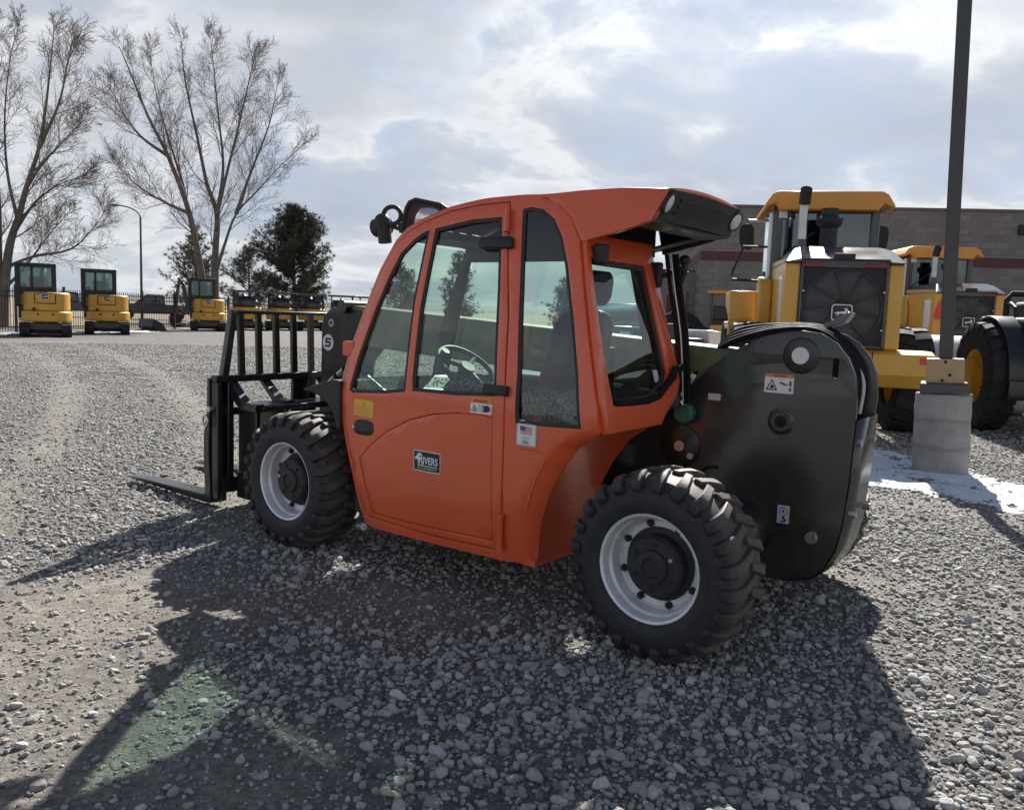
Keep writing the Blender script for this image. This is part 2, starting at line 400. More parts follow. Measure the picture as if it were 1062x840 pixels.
mb = MB(); mb.tube([(REARU(.985) - .015, v, z) for v, z in ((-.17, .99), (-.3, .985), (-.45, .985), (-.56, 1.0), (-.63, 1.045), (-.70, 1.085), (-.72, 1.12), (-.79, 1.125))], .017, 8); mb.build('wiring_hose', M['hose'], TH)

# ---- door
door = panel('door', DOOR, [W1, W2, INNER], SF(.004), M['orange'], TH, solid=-.03, bevel=.006)
panel('door_panel', inset(INNER, .0045), [], SF(.0025), M['orange'], door, solid=-.025, bevel=.005)
for W in (W1, W2):
    w = panel('window', inset(W, -.008), [], SF(-.012), M['glass'], door, step=.15)
    panel('window_seal', inset(W, -.006), [inset(W, .017)], SF(.0005), M['matte'], door, solid=-.012, bevel=.003)
w3 = panel('quarter_window', inset(W3, -.008), [], SF(-.012), M['glass'], TH, step=.15)
panel('window_seal', inset(W3, -.006), [inset(W3, .016)], SF(-.003), M['matte'], w3, solid=-.012, bevel=.003)
speckle, nt, b = nodes('dotted_speckle')  # dark dotted speckle for the bottom strip of the side panes
co = coord(nt); vo = tex(nt, 'ShaderNodeTexVoronoi', 75., co); f = ramp(nt, vo.outputs['Distance'], [(.25, 1.), (.55, 0.)])
n2 = tex(nt, 'ShaderNodeTexNoise', 40., co); c = ramp(nt, n2.outputs['Fac'], [(.35, (.035, .037, .035)), (.65, (.17, .17, .16))]); nt.links.new(c, b.inputs['Base Color']); b.inputs['Roughness'].default_value = .35
tr = nt.nodes.new('ShaderNodeBsdfTransparent'); mx = nt.nodes.new('ShaderNodeMixShader'); tr.inputs[0].default_value = (.3, .36, .32, 1)
nt.links.new(f, mx.inputs[0]); nt.links.new(tr.outputs[0], mx.inputs[1]); nt.links.new(b.outputs[0], mx.inputs[2]); nt.links.new(mx.outputs[0], nt.nodes['Material Output'].inputs[0])
panel('speckle_band', [(.702, .905), (.378, .915), (.384, 1.03), (.712, 1.02)], [], SF(-.016), speckle, w3, step=.2)
panel('speckle_band', [(.84, .995), (1.32, .982), (1.33, 1.035), (.847, 1.055)], [], SF(-.016), speckle, door, step=.2)
panel('speckle_band', [(1.40, .965), (1.80, .935), (1.788, .99), (1.40, 1.03)], [], SF(-.016), speckle, door, step=.2)

def side_box(name, u0, u1, z0, z1, th, mat, parent, base=0., bevel=.004, poly=None):
    p = poly or [(u0, z0), (u1, z0), (u1, z1), (u0, z1)]
    return panel(name, p, [], SF(base + th), mat, parent, solid=-(th + .004), step=0, bevel=bevel)
side_box('door_hinge', .855, 1.045, 1.648, 1.695, .026, M['matte'], door, poly=[(1.06, 1.66), (1.05, 1.70), (.87, 1.70), (.858, 1.648), (1.045, 1.65)])
side_box('door_hinge', .75, .885, .99, 1.035, .026, M['matte'], door)
mb = MB(); mb.tube([(.762, -.045, .45), (.764, -.05, .30)], .014, 10); mb.cyl((.764, -.05, .285), (.764, -.05, .315), .017, 10); mb.cyl((.762, -.045, .43), (.762, -.045, .458), .017, 10); mb.build('hinge_barrel', M['orange'], door)
mb = MB(); mb.tube([(.905, side_v(.9, 1.72) + .02, 1.72), (.925, side_v(.92, 1.83) + .02, 1.83)], .013, 10); mb.build('hinge_barrel', M['orange'], door)
h = side_box('door_handle', 1.602, 1.768, .70, .783, .006, M['matte'], door, poly=soften([(1.77, .70), (1.60, .708), (1.60, .787), (1.768, .78)], 2), bevel=.006)
mb = MB(); mb.b2((1.63, -.060, .722), (1.745, -.0525, .768)); mb.build('paddle', M['inkblack'], h, bevel=.006)
mb = MB(); mb.cyl((1.752, -.062, .742), (1.752, -.0515, .742), .008, 14); mb.build('key_lock', M['steel'], h)

# ---- stickers on the door and cab side
d = Decal(side_decal(1.770, .80, .004)); d.rrect(0, 0, .168, .085, .006, M['decyellow']); d.poly([(.068, .052), (.092, .052), (.080, .074)], M['decorange'])
for k in range(4): d.rect(.02, .01 + k * .010, .148 - .02 * (k % 2), .0125 + k * .010, M['decorange'])
d.build('yellow_label', door)
d = Decal(side_decal(.957, .897, .004)); d.rrect(0, 0, .125, .072, .003, M['white']).rect(0, .046, .125, .072, M['decorange'])
d.text('WARNING', .035, .051, .10, .062, M['inkblack']); d.poly([(.02, .053), (.032, .053), (.026, .064)], M['inkblack'])
d.poly([(.006, .008), (.040, .008), (.023, .040)], M['inkblack']).poly([(.012, .012), (.034, .012), (.023, .032)], M['white']).poly([(.019, .014), (.027, .014), (.024, .027)], M['inkblack'])
d.rect(.048, .008, .072, .04, M['decgrey']).poly([(.08, .008), (.115, .012), (.118, .03), (.105, .041), (.09, .036), (.078, .04), (.085, .025)], M['inkblack'])
d.build('warning_label', door)
d = Decal(side_decal(1.309, .581, .0025)); d.rrect(0, 0, .176, .100, .007, M['white']).rrect(.004, .004, .172, .096, .005, M['inkblack'])
d.text('4', .010, .040, .046, .090, M['white'], .02).text('R', .036, .033, .068, .088, M['white'], .02).text('IVERS', .066, .037, .160, .073, M['white'], .018)
d.rect(.030, .026, .160, .030, M['white']).text('EQUIPMENT', .032, .010, .160, .020, M['decgrey'], .005)
d.build('dealer_sticker', door)
d = Decal(side_decal(.690, .782)); d.rrect(0, 0, .107, .096, .008, M['decgrey']).rrect(.006, .005, .101, .091, .006, M['white'])
for k in range(6): d.rect(.022, .050 + k * .006, .086, .0528 + k * .006, M['decred'])
d.rect(.022, .067, .050, .086, M['decblue'])
for k in range(3): d.rect(.028 + .004 * k, .038 - k * .005, .080 - .004 * k, .0402 - k * .005, M['decgrey'])
d.text('USA', .036, .010, .072, .023, M['inkblack'], .02)
d.build('flag_sticker', TH)
mb = MB(); mb.tube([Vector((u, side_v(u, z) - .002, z)) for u, z in ((.676, .766), (.60, .770), (.562, .768), (.535, .757), (.532, .74), (.545, .71), (.577, .652), (.61, .57), (.632, .492))], .005, 8); mb.build('pressed_crease', M['orange'], TH)
mb = MB(); mb.cyl((1.70, -.09, .215), (1.76, -.11, .205), .02, 10); mb.build('step_bracket', M['steel'], TH)

# ---- roof and rear visor
RP = [(1.655, 1.695), (1.60, 1.757), (1.5, 1.80), (1.4, 1.834), (1.292, 1.862), (1.108, 1.884), (.88, 1.888), (.753, 1.882), (.56, 1.889), (.37, 1.888), (.25, 1.880), (.125, 1.870)]
def roof_z(u):
    return edge_lerp(u, [(z, u_) for u_, z in reversed(RP)])
def roof_fn(off=0.):
    def f(u, t):
        z = roof_z(u); vl = side_v(u, min(z, 1.86)) - .005 if u > .75 else -.262 - .01 * 0
        if .55 < u <= .75: vl = (side_v(u, 1.86) - .005) * (u - .55) / .2 + -.262 * (.75 - u) / .2
        vr = -.845 if u > .75 else -.845 - .13 * min(1, (.75 - u) / .2)
        s = math.sin(PI * min(1, max(0, t)))
        return Vector((u, vl + (vr - vl) * t, z + .03 * s ** .6 + off))
    return f
slots = [[(.98, .2 + .17 * k), (1.42, .2 + .17 * k), (1.42, .32 + .17 * k), (.98, .32 + .17 * k)] for k in range(4)]
roof = panel('roof', [(.125, 0), (1.655, 0), (1.655, 1), (.125, 1)], slots, roof_fn(), M['orange'], TH, solid=-.02, step=.06, smooth=50)
panel('roof_window', [(.95, .16), (1.45, .16), (1.45, .86), (.95, .86)], [], roof_fn(-.03), M['glass'], roof, step=.2)
VS = [(.74, 1.876), (.564, 1.889), (.37, 1.888), (.125, 1.868), (.150, 1.803), (.179, 1.749), (.308, 1.713), (.512, 1.668), (.59, 1.765), (.66, 1.835)]
visor = panel('rear_visor', VS, [], lambda u, z: Vector((u, -.262 + .045 * (1.87 - z) / .2 + (.02 if u > .55 else 0) * 0, z)), M['orange'], TH, solid=-.018, bevel=.005)
mb = MB(); mb.py([(u, z) for u, z in VS[1:8]], -.985, -.968); mb.build('visor_side', M['matte'], visor, bevel=.004)
def vg(t, s, o=0.):
    u = .118 + .062 * s - .02 * math.sin(PI * t) - o; z = 1.872 - .123 * s
    return Vector((u, -.258 - .725 * t + .03 * s * (1 - 2 * t), z))
mb = MB(); ts = [i / 16 for i in range(17)]
mb.grid(vg, ts, [0, .06, .5, .94, 1]); mb.build('visor_grille', M['matte'], visor, smooth=60)
for s in (.28, .48, .68):
    mb = MB(); mb.tube([vg(t, s, .003) for t in [.16 + .68 * i / 10 for i in range(11)]], .006, 6); mb.build('grille_rib', M['matte'], visor)
for t in (.045, .955):
    p = vg(t, .42); mb = MB(); mb.lathe([(.047, -.0), (.047, .012), (.041, .016), (.040, .010)], (0, 0, 0), 'x', 24)
    o = mb.build('work_lamp', M['matte'], visor); o.location = p; o.rotation_euler = (0, R_(26), PI + (R_(10) if t < .5 else -R_(10)))
    mb = MB(); mb.lathe([(.040, .010), (.03, .018), (.012, .021), (.0001, .022)], (0, 0, 0), 'x', 24); l = mb.build('lamp_lens', M['lamp'], visor); l.location = p; l.rotation_euler = o.rotation_euler
mb = MB(); mb.grid(lambda u, v: (u, v, 1.75 - (u - .18) * .04), [.175, .30], [-.25, -.5, -.75, -.98])
mb.grid(lambda u, v: (u, v, 1.745 - (u - .30) * .2), [.30, .50, .62], [-.88, -.985]); mb.build('visor_lip', M['matte'], visor, solid=.012, bevel=.003)
mb = MB(); mb.grid(lambda u, v: (u, v, 1.845), [.15, .4, .72], [-.27, -.6, -.96]); mb.b2((.55, -.965, 1.655), (.58, -.275, 1.85)); mb.build('visor_liner', M['dark'], visor)
mb = MB(); mb.b2((.41, -.30, 1.575), (.47, -.25, 1.66)); mb.build('bracket', M['matte'], visor, bevel=.01); mb = MB(); mb.b2((.42, -.82, 1.50), (.50, -.78, 1.62)); mb.build('bracket', M['matte'], visor, bevel=.01)

# ---- windscreen, cab fittings
mb = MB(); mb.grid(lambda s, v: (edge_lerp(.90 + .79 * s, [(1.905, .876), (1.90, .996), (1.872, 1.129), (1.809, 1.334), (1.733, 1.551), (1.646, 1.704)]) - .025, max(-.82, min(v, side_v(1.7, .90 + .79 * s) - .012)), .90 + .79 * s), [0, .15, .3, .5, .75, .9, 1], [-.05, -.3, -.5, -.7, -.82]); mb.build('windscreen', M['glass'], TH)
mb = MB(); mb.b2((1.62, -.85, .90), (1.65, -.82, .93)); mb.tube([(1.90, -.815, .88), (1.80, -.815, 1.33), (1.65, -.815, 1.70)], .022, 8); mb.build('pillar', M['matte'], TH)
mb = MB(); mb.b2((.68, -.72, .30), (1.0, -.25, .62)); mb.b2((.72, -.70, .62), (1.15, -.27, .74)); mb.prism(soften([(0, 0), (.46, 0), (.44, .58), (.36, .66), (.1, .66), (.02, .58)], 1), lambda p, q, t: (.72 - q * .22 + t, -.26 - p, .72 + q), 0, .11)
seat = mb.build('seat', M['seat'], TH, bevel=.03, seg=3)
mb = MB(); mb.prism(soften([(0, 0), (.24, 0), (.22, .16), (.02, .16)], 1), lambda p, q, t: (.575 - q * .2 + t, -.37 - p, 1.40 + q), 0, .08); mb.build('headrest', M['seat'], seat, bevel=.02)
mb = MB(); mb.b2((1.52, -.76, .262), (1.84, -.14, .80)); mb.box((1.56, -.46, .88), (.18, .46, .20), Matrix.Rotation(R_(-25), 3, 'Y')); mb.tube([(1.55, -.46, .85), (1.36, -.46, 1.03)], .035, 10); dash = mb.build('dashboard', M['interior'], TH, bevel=.015)
mb = MB(); c = Vector((1.34, -.46, 1.06)); axw = Vector((-.60, 0, .80)).normalized(); e1 = Vector((0, 1, 0)); e2 = axw.cross(e1)
ring = [c + (e1 * math.cos(2 * PI * i / 32) + e2 * math.sin(2 * PI * i / 32)) * .165 for i in range(33)]
mb.tube(ring, .014, 8, caps=False); mb.cyl(c - axw * .03, c + axw * .015, .04, 16)
for a in (90, 210, 330): mb.tube([c, c + (e1 * math.cos(R_(a)) + e2 * math.sin(R_(a))) * .16], .011, 6)
kn = c + (e1 * .8 + e2 * -.55).normalized() * .15; mb.cyl(kn, kn + axw * .05, .022, 12)
mb.build('steering_wheel', M['interior'], TH)
mb = MB(); mb.b2((.70, -.80, .30), (1.45, -.70, .82)); mb.tube([(1.2, -.74, .82), (1.23, -.72, .98)], .010, 8); mb.ell((1.23, -.72, 1.0), (.025, .025, .035)); mb.b2((.66, -.81, .9), (.74, -.74, 1.2)); mb.build('control_console', M['interior'], TH, bevel=.012)
for u, z in ((.55, .98), (1.02, 1.03)): mb = MB(); mb.lathe([(.0001, 0), (.05, 0), (.055, .02), (.04, .03), (.035, .015), (.0001, .015)], (u, -.80, z), 'y', 20); mb.build('air_vent', M['matte'], TH)
mb = MB(); mb.b2((1.30, -.80, 1.70), (1.62, -.24, 1.74)); mb.build('headliner', M['interior'], TH, bevel=.01)

# ---- front mirror and front work lamp on the windscreen corner
P3 = lambda l: [Vector((u, v, z)) for u, v, z in l]
def fr(o, s): return [(1.70, 1.755), (1.672, 1.88), (1.655, 1.91), (1.62, 1.925), (1.49, 1.898), (1.462, 1.88), (1.455, 1.80), (1.50, 1.76)]
mm = fr(0, 0); mfn = lambda o: (lambda u, z: Vector((u, -.36 + o + (u - 1.58) * .35, z)))
mir = panel('front_mirror', inset(mm, -.006), [inset(mm, .012)], mfn(.012), M['matte'], TH, solid=-.035, step=0, bevel=.006)
panel('mirror_glass', inset(mm, .008), [], mfn(.0), M['mirror'], mir, solid=-.012, step=0)
mb = MB(); ring = [Vector((1.752 + .045 * math.cos(a), -.30 + .02 * math.cos(a), 1.84 + .045 * math.sin(a))) for a in [2 * PI * i / 20 for i in range(21)]]
mb.tube(ring, .012, 8, caps=False); mb.tube([(1.70, -.32, 1.78), (1.72, -.31, 1.81)], .012, 8); mb.tube([(1.68, -.33, 1.76), (1.80, -.30, 1.80)], .012, 8); mb.build('lamp_guard', M['matte'], TH)
mb = MB(); mb.cyl((1.80, -.30, 1.70), (1.815, -.30, 1.80), .036, 16); mb.ell((1.825, -.30, 1.805), (.045, .045, .05)); mb.cyl((1.80, -.31, 1.79), (1.88, -.31, 1.78), .05, 18)
wl = mb.build('front_work_lamp', M['matte'], TH); mb = MB(); mb.cyl((1.878, -.31, 1.78), (1.886, -.31, 1.779), .044, 18); mb.build('lamp_lens', M['lamp'], wl)

# ---- wheels
thtyre, nt, b = nodes('used_tyre_rubber'); co = coord(nt); sp_ = nt.nodes.new('ShaderNodeSeparateXYZ'); nt.links.new(co, sp_.inputs[0])
cb_ = nt.nodes.new('ShaderNodeCombineXYZ'); nt.links.new(sp_.outputs[0], cb_.inputs[0]); nt.links.new(sp_.outputs[2], cb_.inputs[2])
ln = nt.nodes.new('ShaderNodeVectorMath'); ln.operation = 'LENGTH'; nt.links.new(cb_.outputs[0], ln.inputs[0])
n1 = tex(nt, 'ShaderNodeTexNoise', 9., co, Detail=6.0, Roughness=.7); n2 = tex(nt, 'ShaderNodeTexNoise', 38., co, Detail=5.0, Roughness=.7)
c = ramp(nt, n1.outputs['Fac'], [(.3, (.010, .011, .014)), (.7, (.019, .020, .024))])
c = mixc(nt, ramp(nt, n2.outputs['Fac'], [(.48, 0.), (.78, .35)]), c, (.075, .07, .062))
ad = nt.nodes.new('ShaderNodeMath'); ad.operation = 'MULTIPLY_ADD'; ad.inputs[1].default_value = .06; nt.links.new(n1.outputs['Fac'], ad.inputs[0]); nt.links.new(ln.outputs['Value'], ad.inputs[2])
c = mixc(nt, ramp(nt, ad.outputs[0], [(.370, 0.), (.405, .85)]), c, (.085, .070, .056))
nt.links.new(c, b.inputs['Base Color']); b.inputs['Roughness'].default_value = .66; bump(nt, b, n2.outputs['Fac'], .35, .004)
def make_wheel():
    mb = MB()
    mb.lathe([(.215, -.045), (.223, -.030), (.223, -.018), (.216, -.012), (.207, -.018), (.203, -.032), (.199, -.055), (.190, -.066), (.186, -.10), (.182, -.112), (.172, -.120), (.145, -.122), (.10, -.122), (.10, -.15)], (0, 0, 0), 'y', 64)
    mb.lathe([(.223, -.03), (.20, -.1), (.20, -.24), (.223, -.29)], (0, 0, 0), 'y', 48)
    w = mb.build('wheel', M['rim'], TH, smooth=28)
    mb = MB()
    pr = [(.214, -.035), (.220, -.010), (.240, .000), (.275, .004), (.310, -.002), (.337, -.012), (.355, -.030), (.363, -.065), (.365, -.15)]
    pr = pr + [(r, -.30 - y) for r, y in reversed(pr[:-1])]
    mb.lathe(pr, (0, 0, 0), 'y', 72)
    for rr, yy in ((.262, .0035), (.325, -.006)): mb.lathe([(rr - .004, yy - .003), (rr, yy + .004), (rr + .004, yy - .003)], (0, 0, 0), 'y', 72)
    N = 24; rg = random.Random(3)
    for side in (0, 1):
        for k in range(N):
            a0 = 2 * PI * (k + .5 * side) / N
            st = [(-.162, .352, .381, -.02, .052), (-.115, .352, .384, .020, .054), (-.065, .349, .383, .066, .060), (-.028, .340, .374, .092, .072), (-.006, .315, .352, .100, .072), (.004, .304, .325, .102, .060)]
            vs = []
            for y, r0, r1, da, w2 in st:
                w2 *= rg.uniform(.94, 1.06)
                yy = y if not side else -.30 - y
                for r, ww in ((r0, w2 * 1.15), (r1, w2 * .86)):
                    for sgn in (-1, 1):
                        a = a0 + da + sgn * ww; yo = yy
                        if y > -.01 and r == r1: yo = yy + (.010 if not side else -.010)
                        vs.append((r * math.cos(a), yo, r * math.sin(a)))
            fs = [(0, 1, 3, 2), (20, 21, 23, 22)]
            for i in range(5):
                b = i * 4; c_ = b + 4
                fs += [(b, b + 1, c_ + 1, c_), (b + 2, b + 3, c_ + 3, c_ + 2), (b, b + 2, c_ + 2, c_), (b + 1, b + 3, c_ + 3, c_ + 1)]
            mb.add(vs, fs)
    mb.build('tyre', thtyre, w, bevel=.004, seg=1, smooth=30)
    mb = MB(); mb.lathe([(.150, -.118), (.124, -.114), (.122, -.066), (.112, -.054), (.070, -.052), (.066, -.040), (.040, -.036), (.036, -.044), (.0001, -.044)], (0, 0, 0), 'y', 40); mb.build('hub_cap', M['matte'], w)
    for k in range(6):
        a = 2 * PI * k / 6 + .3; mb = MB(); mb.cyl((.090 * math.cos(a), -.056, .090 * math.sin(a)), (.090 * math.cos(a), -.046, .090 * math.sin(a)), .009, 6); mb.build('hub_bolt', M['steel'] if k == 2 else M['matte'], w)
    for k in range(8):
        a = 2 * PI * (k + .3) / 8; mb = MB(); mb.cyl((.166 * math.cos(a), -.124, .166 * math.sin(a)), (.166 * math.cos(a), -.108, .166 * math.sin(a)), .016, 6); mb.cyl((.166 * math.cos(a), -.108, .166 * math.sin(a)), (.166 * math.cos(a), -.100, .166 * math.sin(a)), .009, 8); mb.build('wheel_nut', M['matte'], w)
    mb = MB(); mb.tube([(.12, -.11, .145), (.128, -.07, .158), (.134, -.05, .164)], .007, 8); mb.cyl((.128, -.075, .158), (.133, -.052, .163), .011, 8); mb.build('valve_stem', M['steel'], w)
    return w
wheel = make_wheel(); wheel.location = (0, 0, .379); wheel.rotation_euler = (0, R_(-14), 0)
for u, v, rz, ry in ((2.27, 0, 0, R_(128)), (0, -1.8, PI, R_(40)), (2.27, -1.8, PI, R_(80))):
    c = copy_tree(wheel, TH); c.location = (u, v, .379); c.rotation_euler = (0, ry, rz)

# ---- chassis, axles, engine
mb = MB(); mb.b2((-.30, -1.19, .30), (.6, -.95, .62)); mb.b2((.74, -1.28, .30), (2.75, -.84, .62)); mb.b2((.62, -1.0, .245), (1.66, -.30, .34)); mb.build('chassis', M['black'], TH, bevel=.015)
for u in (0, 2.27):
    mb = MB(); mb.cyl((u, -.16, .379), (u, -1.64, .379), .06, 16); mb.ell((u, -.9, .38), (.16, .2, .15)); mb.cyl((u, -.18, .379), (u, -.30, .379), .13, 20); mb.cyl((u, -1.62, .379), (u, -1.5, .379), .13, 20); mb.build('axle', M['black'], TH)
mb = MB(); mb.b2((.10, -1.72, .45), (1.85, -1.26, .98)); mb.build('engine_cover', M['black'], TH, bevel=.05, seg=4)
mb = MB(); mb.py([(2.21, .893), (2.12, .925), (1.95, .968), (1.89, .966), (1.885, .70), (1.91, .70), (1.95, .80), (2.02, .86), (2.12, .885)], -.30, -.075); mb.build('front_fender', M['matte'], TH, bevel=.012, seg=3)
mb = MB(); mb.py([(2.21, .893), (1.95, .968), (1.85, .966), (1.85, .70), (1.91, .70), (1.95, .80), (2.12, .885)], -1.72, -1.50); mb.build('front_fender', M['matte'], TH, bevel=.012, seg=3)
mb = MB(); mb.b2((1.84, -.17, 1.095), (1.925, -.12, 1.175)); mb.build('mirror_bracket', M['orange'], TH, bevel=.01)

# ---- boom tower
PL = [(.72, .57), (.684, .624), (.604, .731), (.37, .929), (.299, 1.020), (.204, 1.122), (.088, 1.213), (-.047, 1.282), (-.157, 1.313), (-.231, 1.321), (-.316, 1.311), (-.385, 1.272), (-.439, 1.208), (-.473, 1.135), (-.486, 1.03), (-.489, .927), (-.481, .67), (-.464, .456), (-.443, .355), (-.396, .252), (-.347, .21), (-.262, .181), (-.1, .164), (.5, .30), (.72, .32)]
SLOT = [(-.388 + .014 * math.cos(a) , 1.163 + (.03 if math.sin(a) > 0 else -.03) + .014 * math.sin(a)) for a in [2 * PI * i / 20 for i in range(20)]]
tower = panel('boom_tower', PL, [SLOT], lambda u, z: Vector((u, -.92, z)), M['tower'], TH, solid=-.025, step=0, bevel=.006)
PF = [(u - (.012 if z > .95 else 0), z) for u, z in PL]
panel('far_tower_plate', PF, [], lambda u, z: Vector((u, -1.22, z)), M['tower'], tower, solid=-.025, step=0, bevel=.006)
mb = MB(); RC = [(-.494, .945), (-.486, .67), (-.469, .456), (-.448, .353), (-.400, .248), (-.349, .205), (-.262, .176), (0, .165)]
mb.grid(lambda i, v: (RC[i][0], v, RC[i][1]), range(len(RC)), [-.919, -1.247]); mb.build('rear_cover', M['tower'], tower, solid=-.004)
for z in (.84, .52):
    for v in (-.965, -1.19):
        mb = MB(); mb.cyl((-.512, v, z), (-.480, v, z), .017, 6); mb.build('cover_bolt', M['steel'], tower)
def pin(u, z, r1, m1, r2=0, m2=None, h=.02, name='pivot_pin'):
    mb = MB(); mb.lathe([(r1, 0), (r1, h), (r1 * .9, h + .004), (.0001, h + .004)], (u, -.921, z), 'y', 32); o = mb.build(name, m1, tower)
    if r2:
        mb = MB(); mb.lathe([(r2, 0), (r2, h + .012), (r2 * .15, h + .012), (.0001, h + .006)], (u, -.921, z), 'y', 24); mb.build('pin_cap', m2, tower)
    return o
pin(-.235, 1.209, .082, M['black'], .038, M['white'], .006)
pin(-.165, .904, .062, M['tower'], .026, M['dark'], .003)
pin(-.165, .904, .050, M['tower'], 0, None, .006)
pin(.326, .731, .105, M['black'], .026, M['steel'], .012)
pin(-.342, .397, .028, M['steel'], 0, None, .02)
mb = MB(); mb.lathe([(.050, 0), (.050, .04), (.044, .046), (.0001, .046)], (.30, -.905, .90), 'y', 28); mb.build('filler_cap', M['green'], tower)
mb = MB(); mb.cyl((.26, -.915, .69), (.26, -.885, .69), .016, 8); mb.build('bolt', M['steel'], tower); mb = MB(); mb.tube([(.36, -.86, .92), (.40, -.84, .96), (.43, -.84, .90)], .012, 8); mb.tube([(.37, -.84, .93), (.33, -.85, .99), (.30, -.86, .94)], .010, 8); mb.tube([(.44, -.86, .86), (.36, -.88, .93)], .008, 8); mb.build('hydraulic_fitting', M['steel'], tower)
mb = MB(); mb.tube([Vector((.14 + .07 * math.cos(a), -.913, .60 + .05 * math.sin(a))) for a in [R_(t) for t in range(100, -80, -20)]], .008, 8); mb.build('lifting_eye', M['black'], tower)
TF = lambda u0, z0: frame((u0, -.92, z0), (-1, 0, 0), (0, 0, 1))
d = Decal(TF(-.076, 1.033)); d.lift = 1; d.rrect(0, 0, .135, .086, .003, M['white']).rect(0, .071, .135, .086, M['decorange']).text('WARNING', .04, .0735, .10, .083, M['inkblack'], .01)
d.poly([(.008, .012), (.062, .012), (.035, .062)], M['inkblack']).poly([(.017, .017), (.053, .017), (.035, .052)], M['white']).poly([(.027, .02), (.044, .02), (.046, .03), (.034, .04)], M['inkblack'])
d.poly([(.072, .046), (.098, .036), (.102, .042), (.076, .053)], M['inkblack']).rect(.104, .040, .112, .0435, M['inkblack']).poly([(.118, .035), (.126, .035), (.126, .055), (.122, .062), (.118, .055)], M['inkblack']).rect(.118, .012, .126, .028, M['inkblack'])
d.build('warning_label', tower)
d = Decal(TF(.197, .972)); d.rect(0, 0, .064, .032, M['decgrey'])
for k in range(3): d.rect(.006, .007 + k * .008, .058 - .008 * k, .0095 + k * .008, M['white'])
d.build('grey_label', tower)
d = Decal(TF(-.178, .436)); d.rect(0, 0, .056, .084, M['decgrey']).disc(.028, .056, .020, M['decblue']).disc(.028, .056, .016, M['decgrey']).poly([(.02, .05), (.036, .05), (.028, .068)], M['decblue'])
d.poly([(.022, .034), (.034, .034), (.034, .026), (.044, .018), (.036, .006), (.020, .006), (.014, .014), (.022, .013), (.030, .012), (.034, .018), (.024, .026)], M['inkblack']); d.build('hook_label', tower)

# ---- hoses
def bez(pts, n=8):
    pts = [Vector(p) for p in pts]; out = []
    for i in range(len(pts) - 1):
        p0 = pts[max(i - 1, 0)]; p1 = pts[i]; p2 = pts[i + 1]; p3 = pts[min(i + 2, len(pts) - 1)]
        for k in range(n):
            t = k / n; out.append(.5 * ((2 * p1) + (p2 - p0) * t + (2 * p0 - 5 * p1 + 4 * p2 - p3) * t * t + (3 * p1 - p0 - 3 * p2 + p3) * t ** 3))
    return out + [pts[-1]]
for k in range(4):
    v = -.975 - .055 * k; o = .012 * k
    mb = MB(); mb.tube(bez([(.36, v + .04, .93), (.315, v + .02, 1.05), (.25, v, 1.135 + o * 2.2), (.15, v, 1.235 + o * 2.0), (-.043, v, 1.305 + o * .9), (-.25, v, 1.325 + o * .3), (-.37, v, 1.27), (-.45, v, 1.15), (-.455, v, 1.0), (-.40, v, .88)]), .015, 8); mb.build('hydraulic_hose', M['hose'], tower)
    mb = MB(); mb.cyl((.345, v + .035, .96), (.29, v + .014, 1.085), .019, 8); mb.build('hose_fitting', M['steel'], tower)
mb = MB(); mb.tube(bez([(-.30, -1.06, 1.26), (-.415, -1.06, 1.19), (-.468, -1.07, 1.10), (-.462, -1.07, .96)]), .010, 8); mb.build('silver_hose', M['decgrey'], tower)
mb = MB(); mb.prism([(0, 0), (.20, .075), (.245, .145), (.22, .15), (.02, .03)], lambda p, q, t: (-.235 - p * .62, -1.10 - t, 1.318 + q * .62), 0, .08); mb.build('hose_guide', M['hoodtop'], tower, bevel=.004)
for k, (r, m, u0) in enumerate(((.011, 'hose', .375), (.005, 'steel', .352), (.008, 'hose', .338), (.011, 'hose', .322))):
    mb = MB(); mb.tube(bez([(u0 + .045, -.84, 1.66), (u0 + .02, -.85, 1.5), (u0 - .025, -.86, 1.25), (u0 - .05, -.87, .95)]), r, 8); mb.build('cab_line', M[m], TH)
mb = MB(); mb.tube(bez([(.345, -.90, 1.585), (.36, -.90, 1.55), (.384, -.90, 1.474), (.372, -.90, 1.36), (.345, -.90, 1.22), (.297, -.90, 1.05)]), .016, 10); mb.tube([(.46, -.86, 1.555), (.345, -.90, 1.60)], .016, 8); mb.ell((.352, -.90, 1.635), (.03, .03, .026)); mb.cyl((.352, -.90, 1.585), (.352, -.90, 1.63), .018, 12); pp = mb.build('beacon_post', M['matte'], TH)
mb = MB(); mb.cyl((.445, -.865, 1.575), (.435, -.87, 1.577), .016, 12); mb.build('reflector', M['refl'], pp)

# ---- boom
zt = lambda u: 1.212 + .055 * u
mb = MB(); mb.py([(-.30, 1.18), (-.2, zt(-.2)), (2.78, zt(2.78)), (2.90, zt(2.78) - .05), (2.90, zt(2.9) - .26), (-.2, .96), (-.32, 1.05)], -1.19, -.955)
boom = mb.build('boom', M['cream'], TH, bevel=.012)
BH = [(2.95, .52), (3.12, .52), (3.10, .85), (3.095, 1.206), (3.06, 1.30), (2.99, 1.350), (2.88, 1.345), (2.70, 1.33), (2.66, 1.14), (2.82, .98), (2.86, .70)]
mb = MB(); mb.py(BH, -.975, -.945); mb.py(BH, -1.20, -1.17); mb.b2((2.84, -1.17, .95), (2.92, -.975, 1.30)); bh = mb.build('boom_head', M['black'], boom, bevel=.008)
mb = MB(); mb.cyl((2.836, -.90, 1.355), (2.836, -1.22, 1.355), .045, 20); mb.build('head_pin', M['black'], boom)
FB = lambda u, z: frame((u, -.945, z), (-1, 0, 0), (0, 0, 1))
d = Decal(FB(3.022, 1.107)); d.disc(0, 0, .056, M['white'])
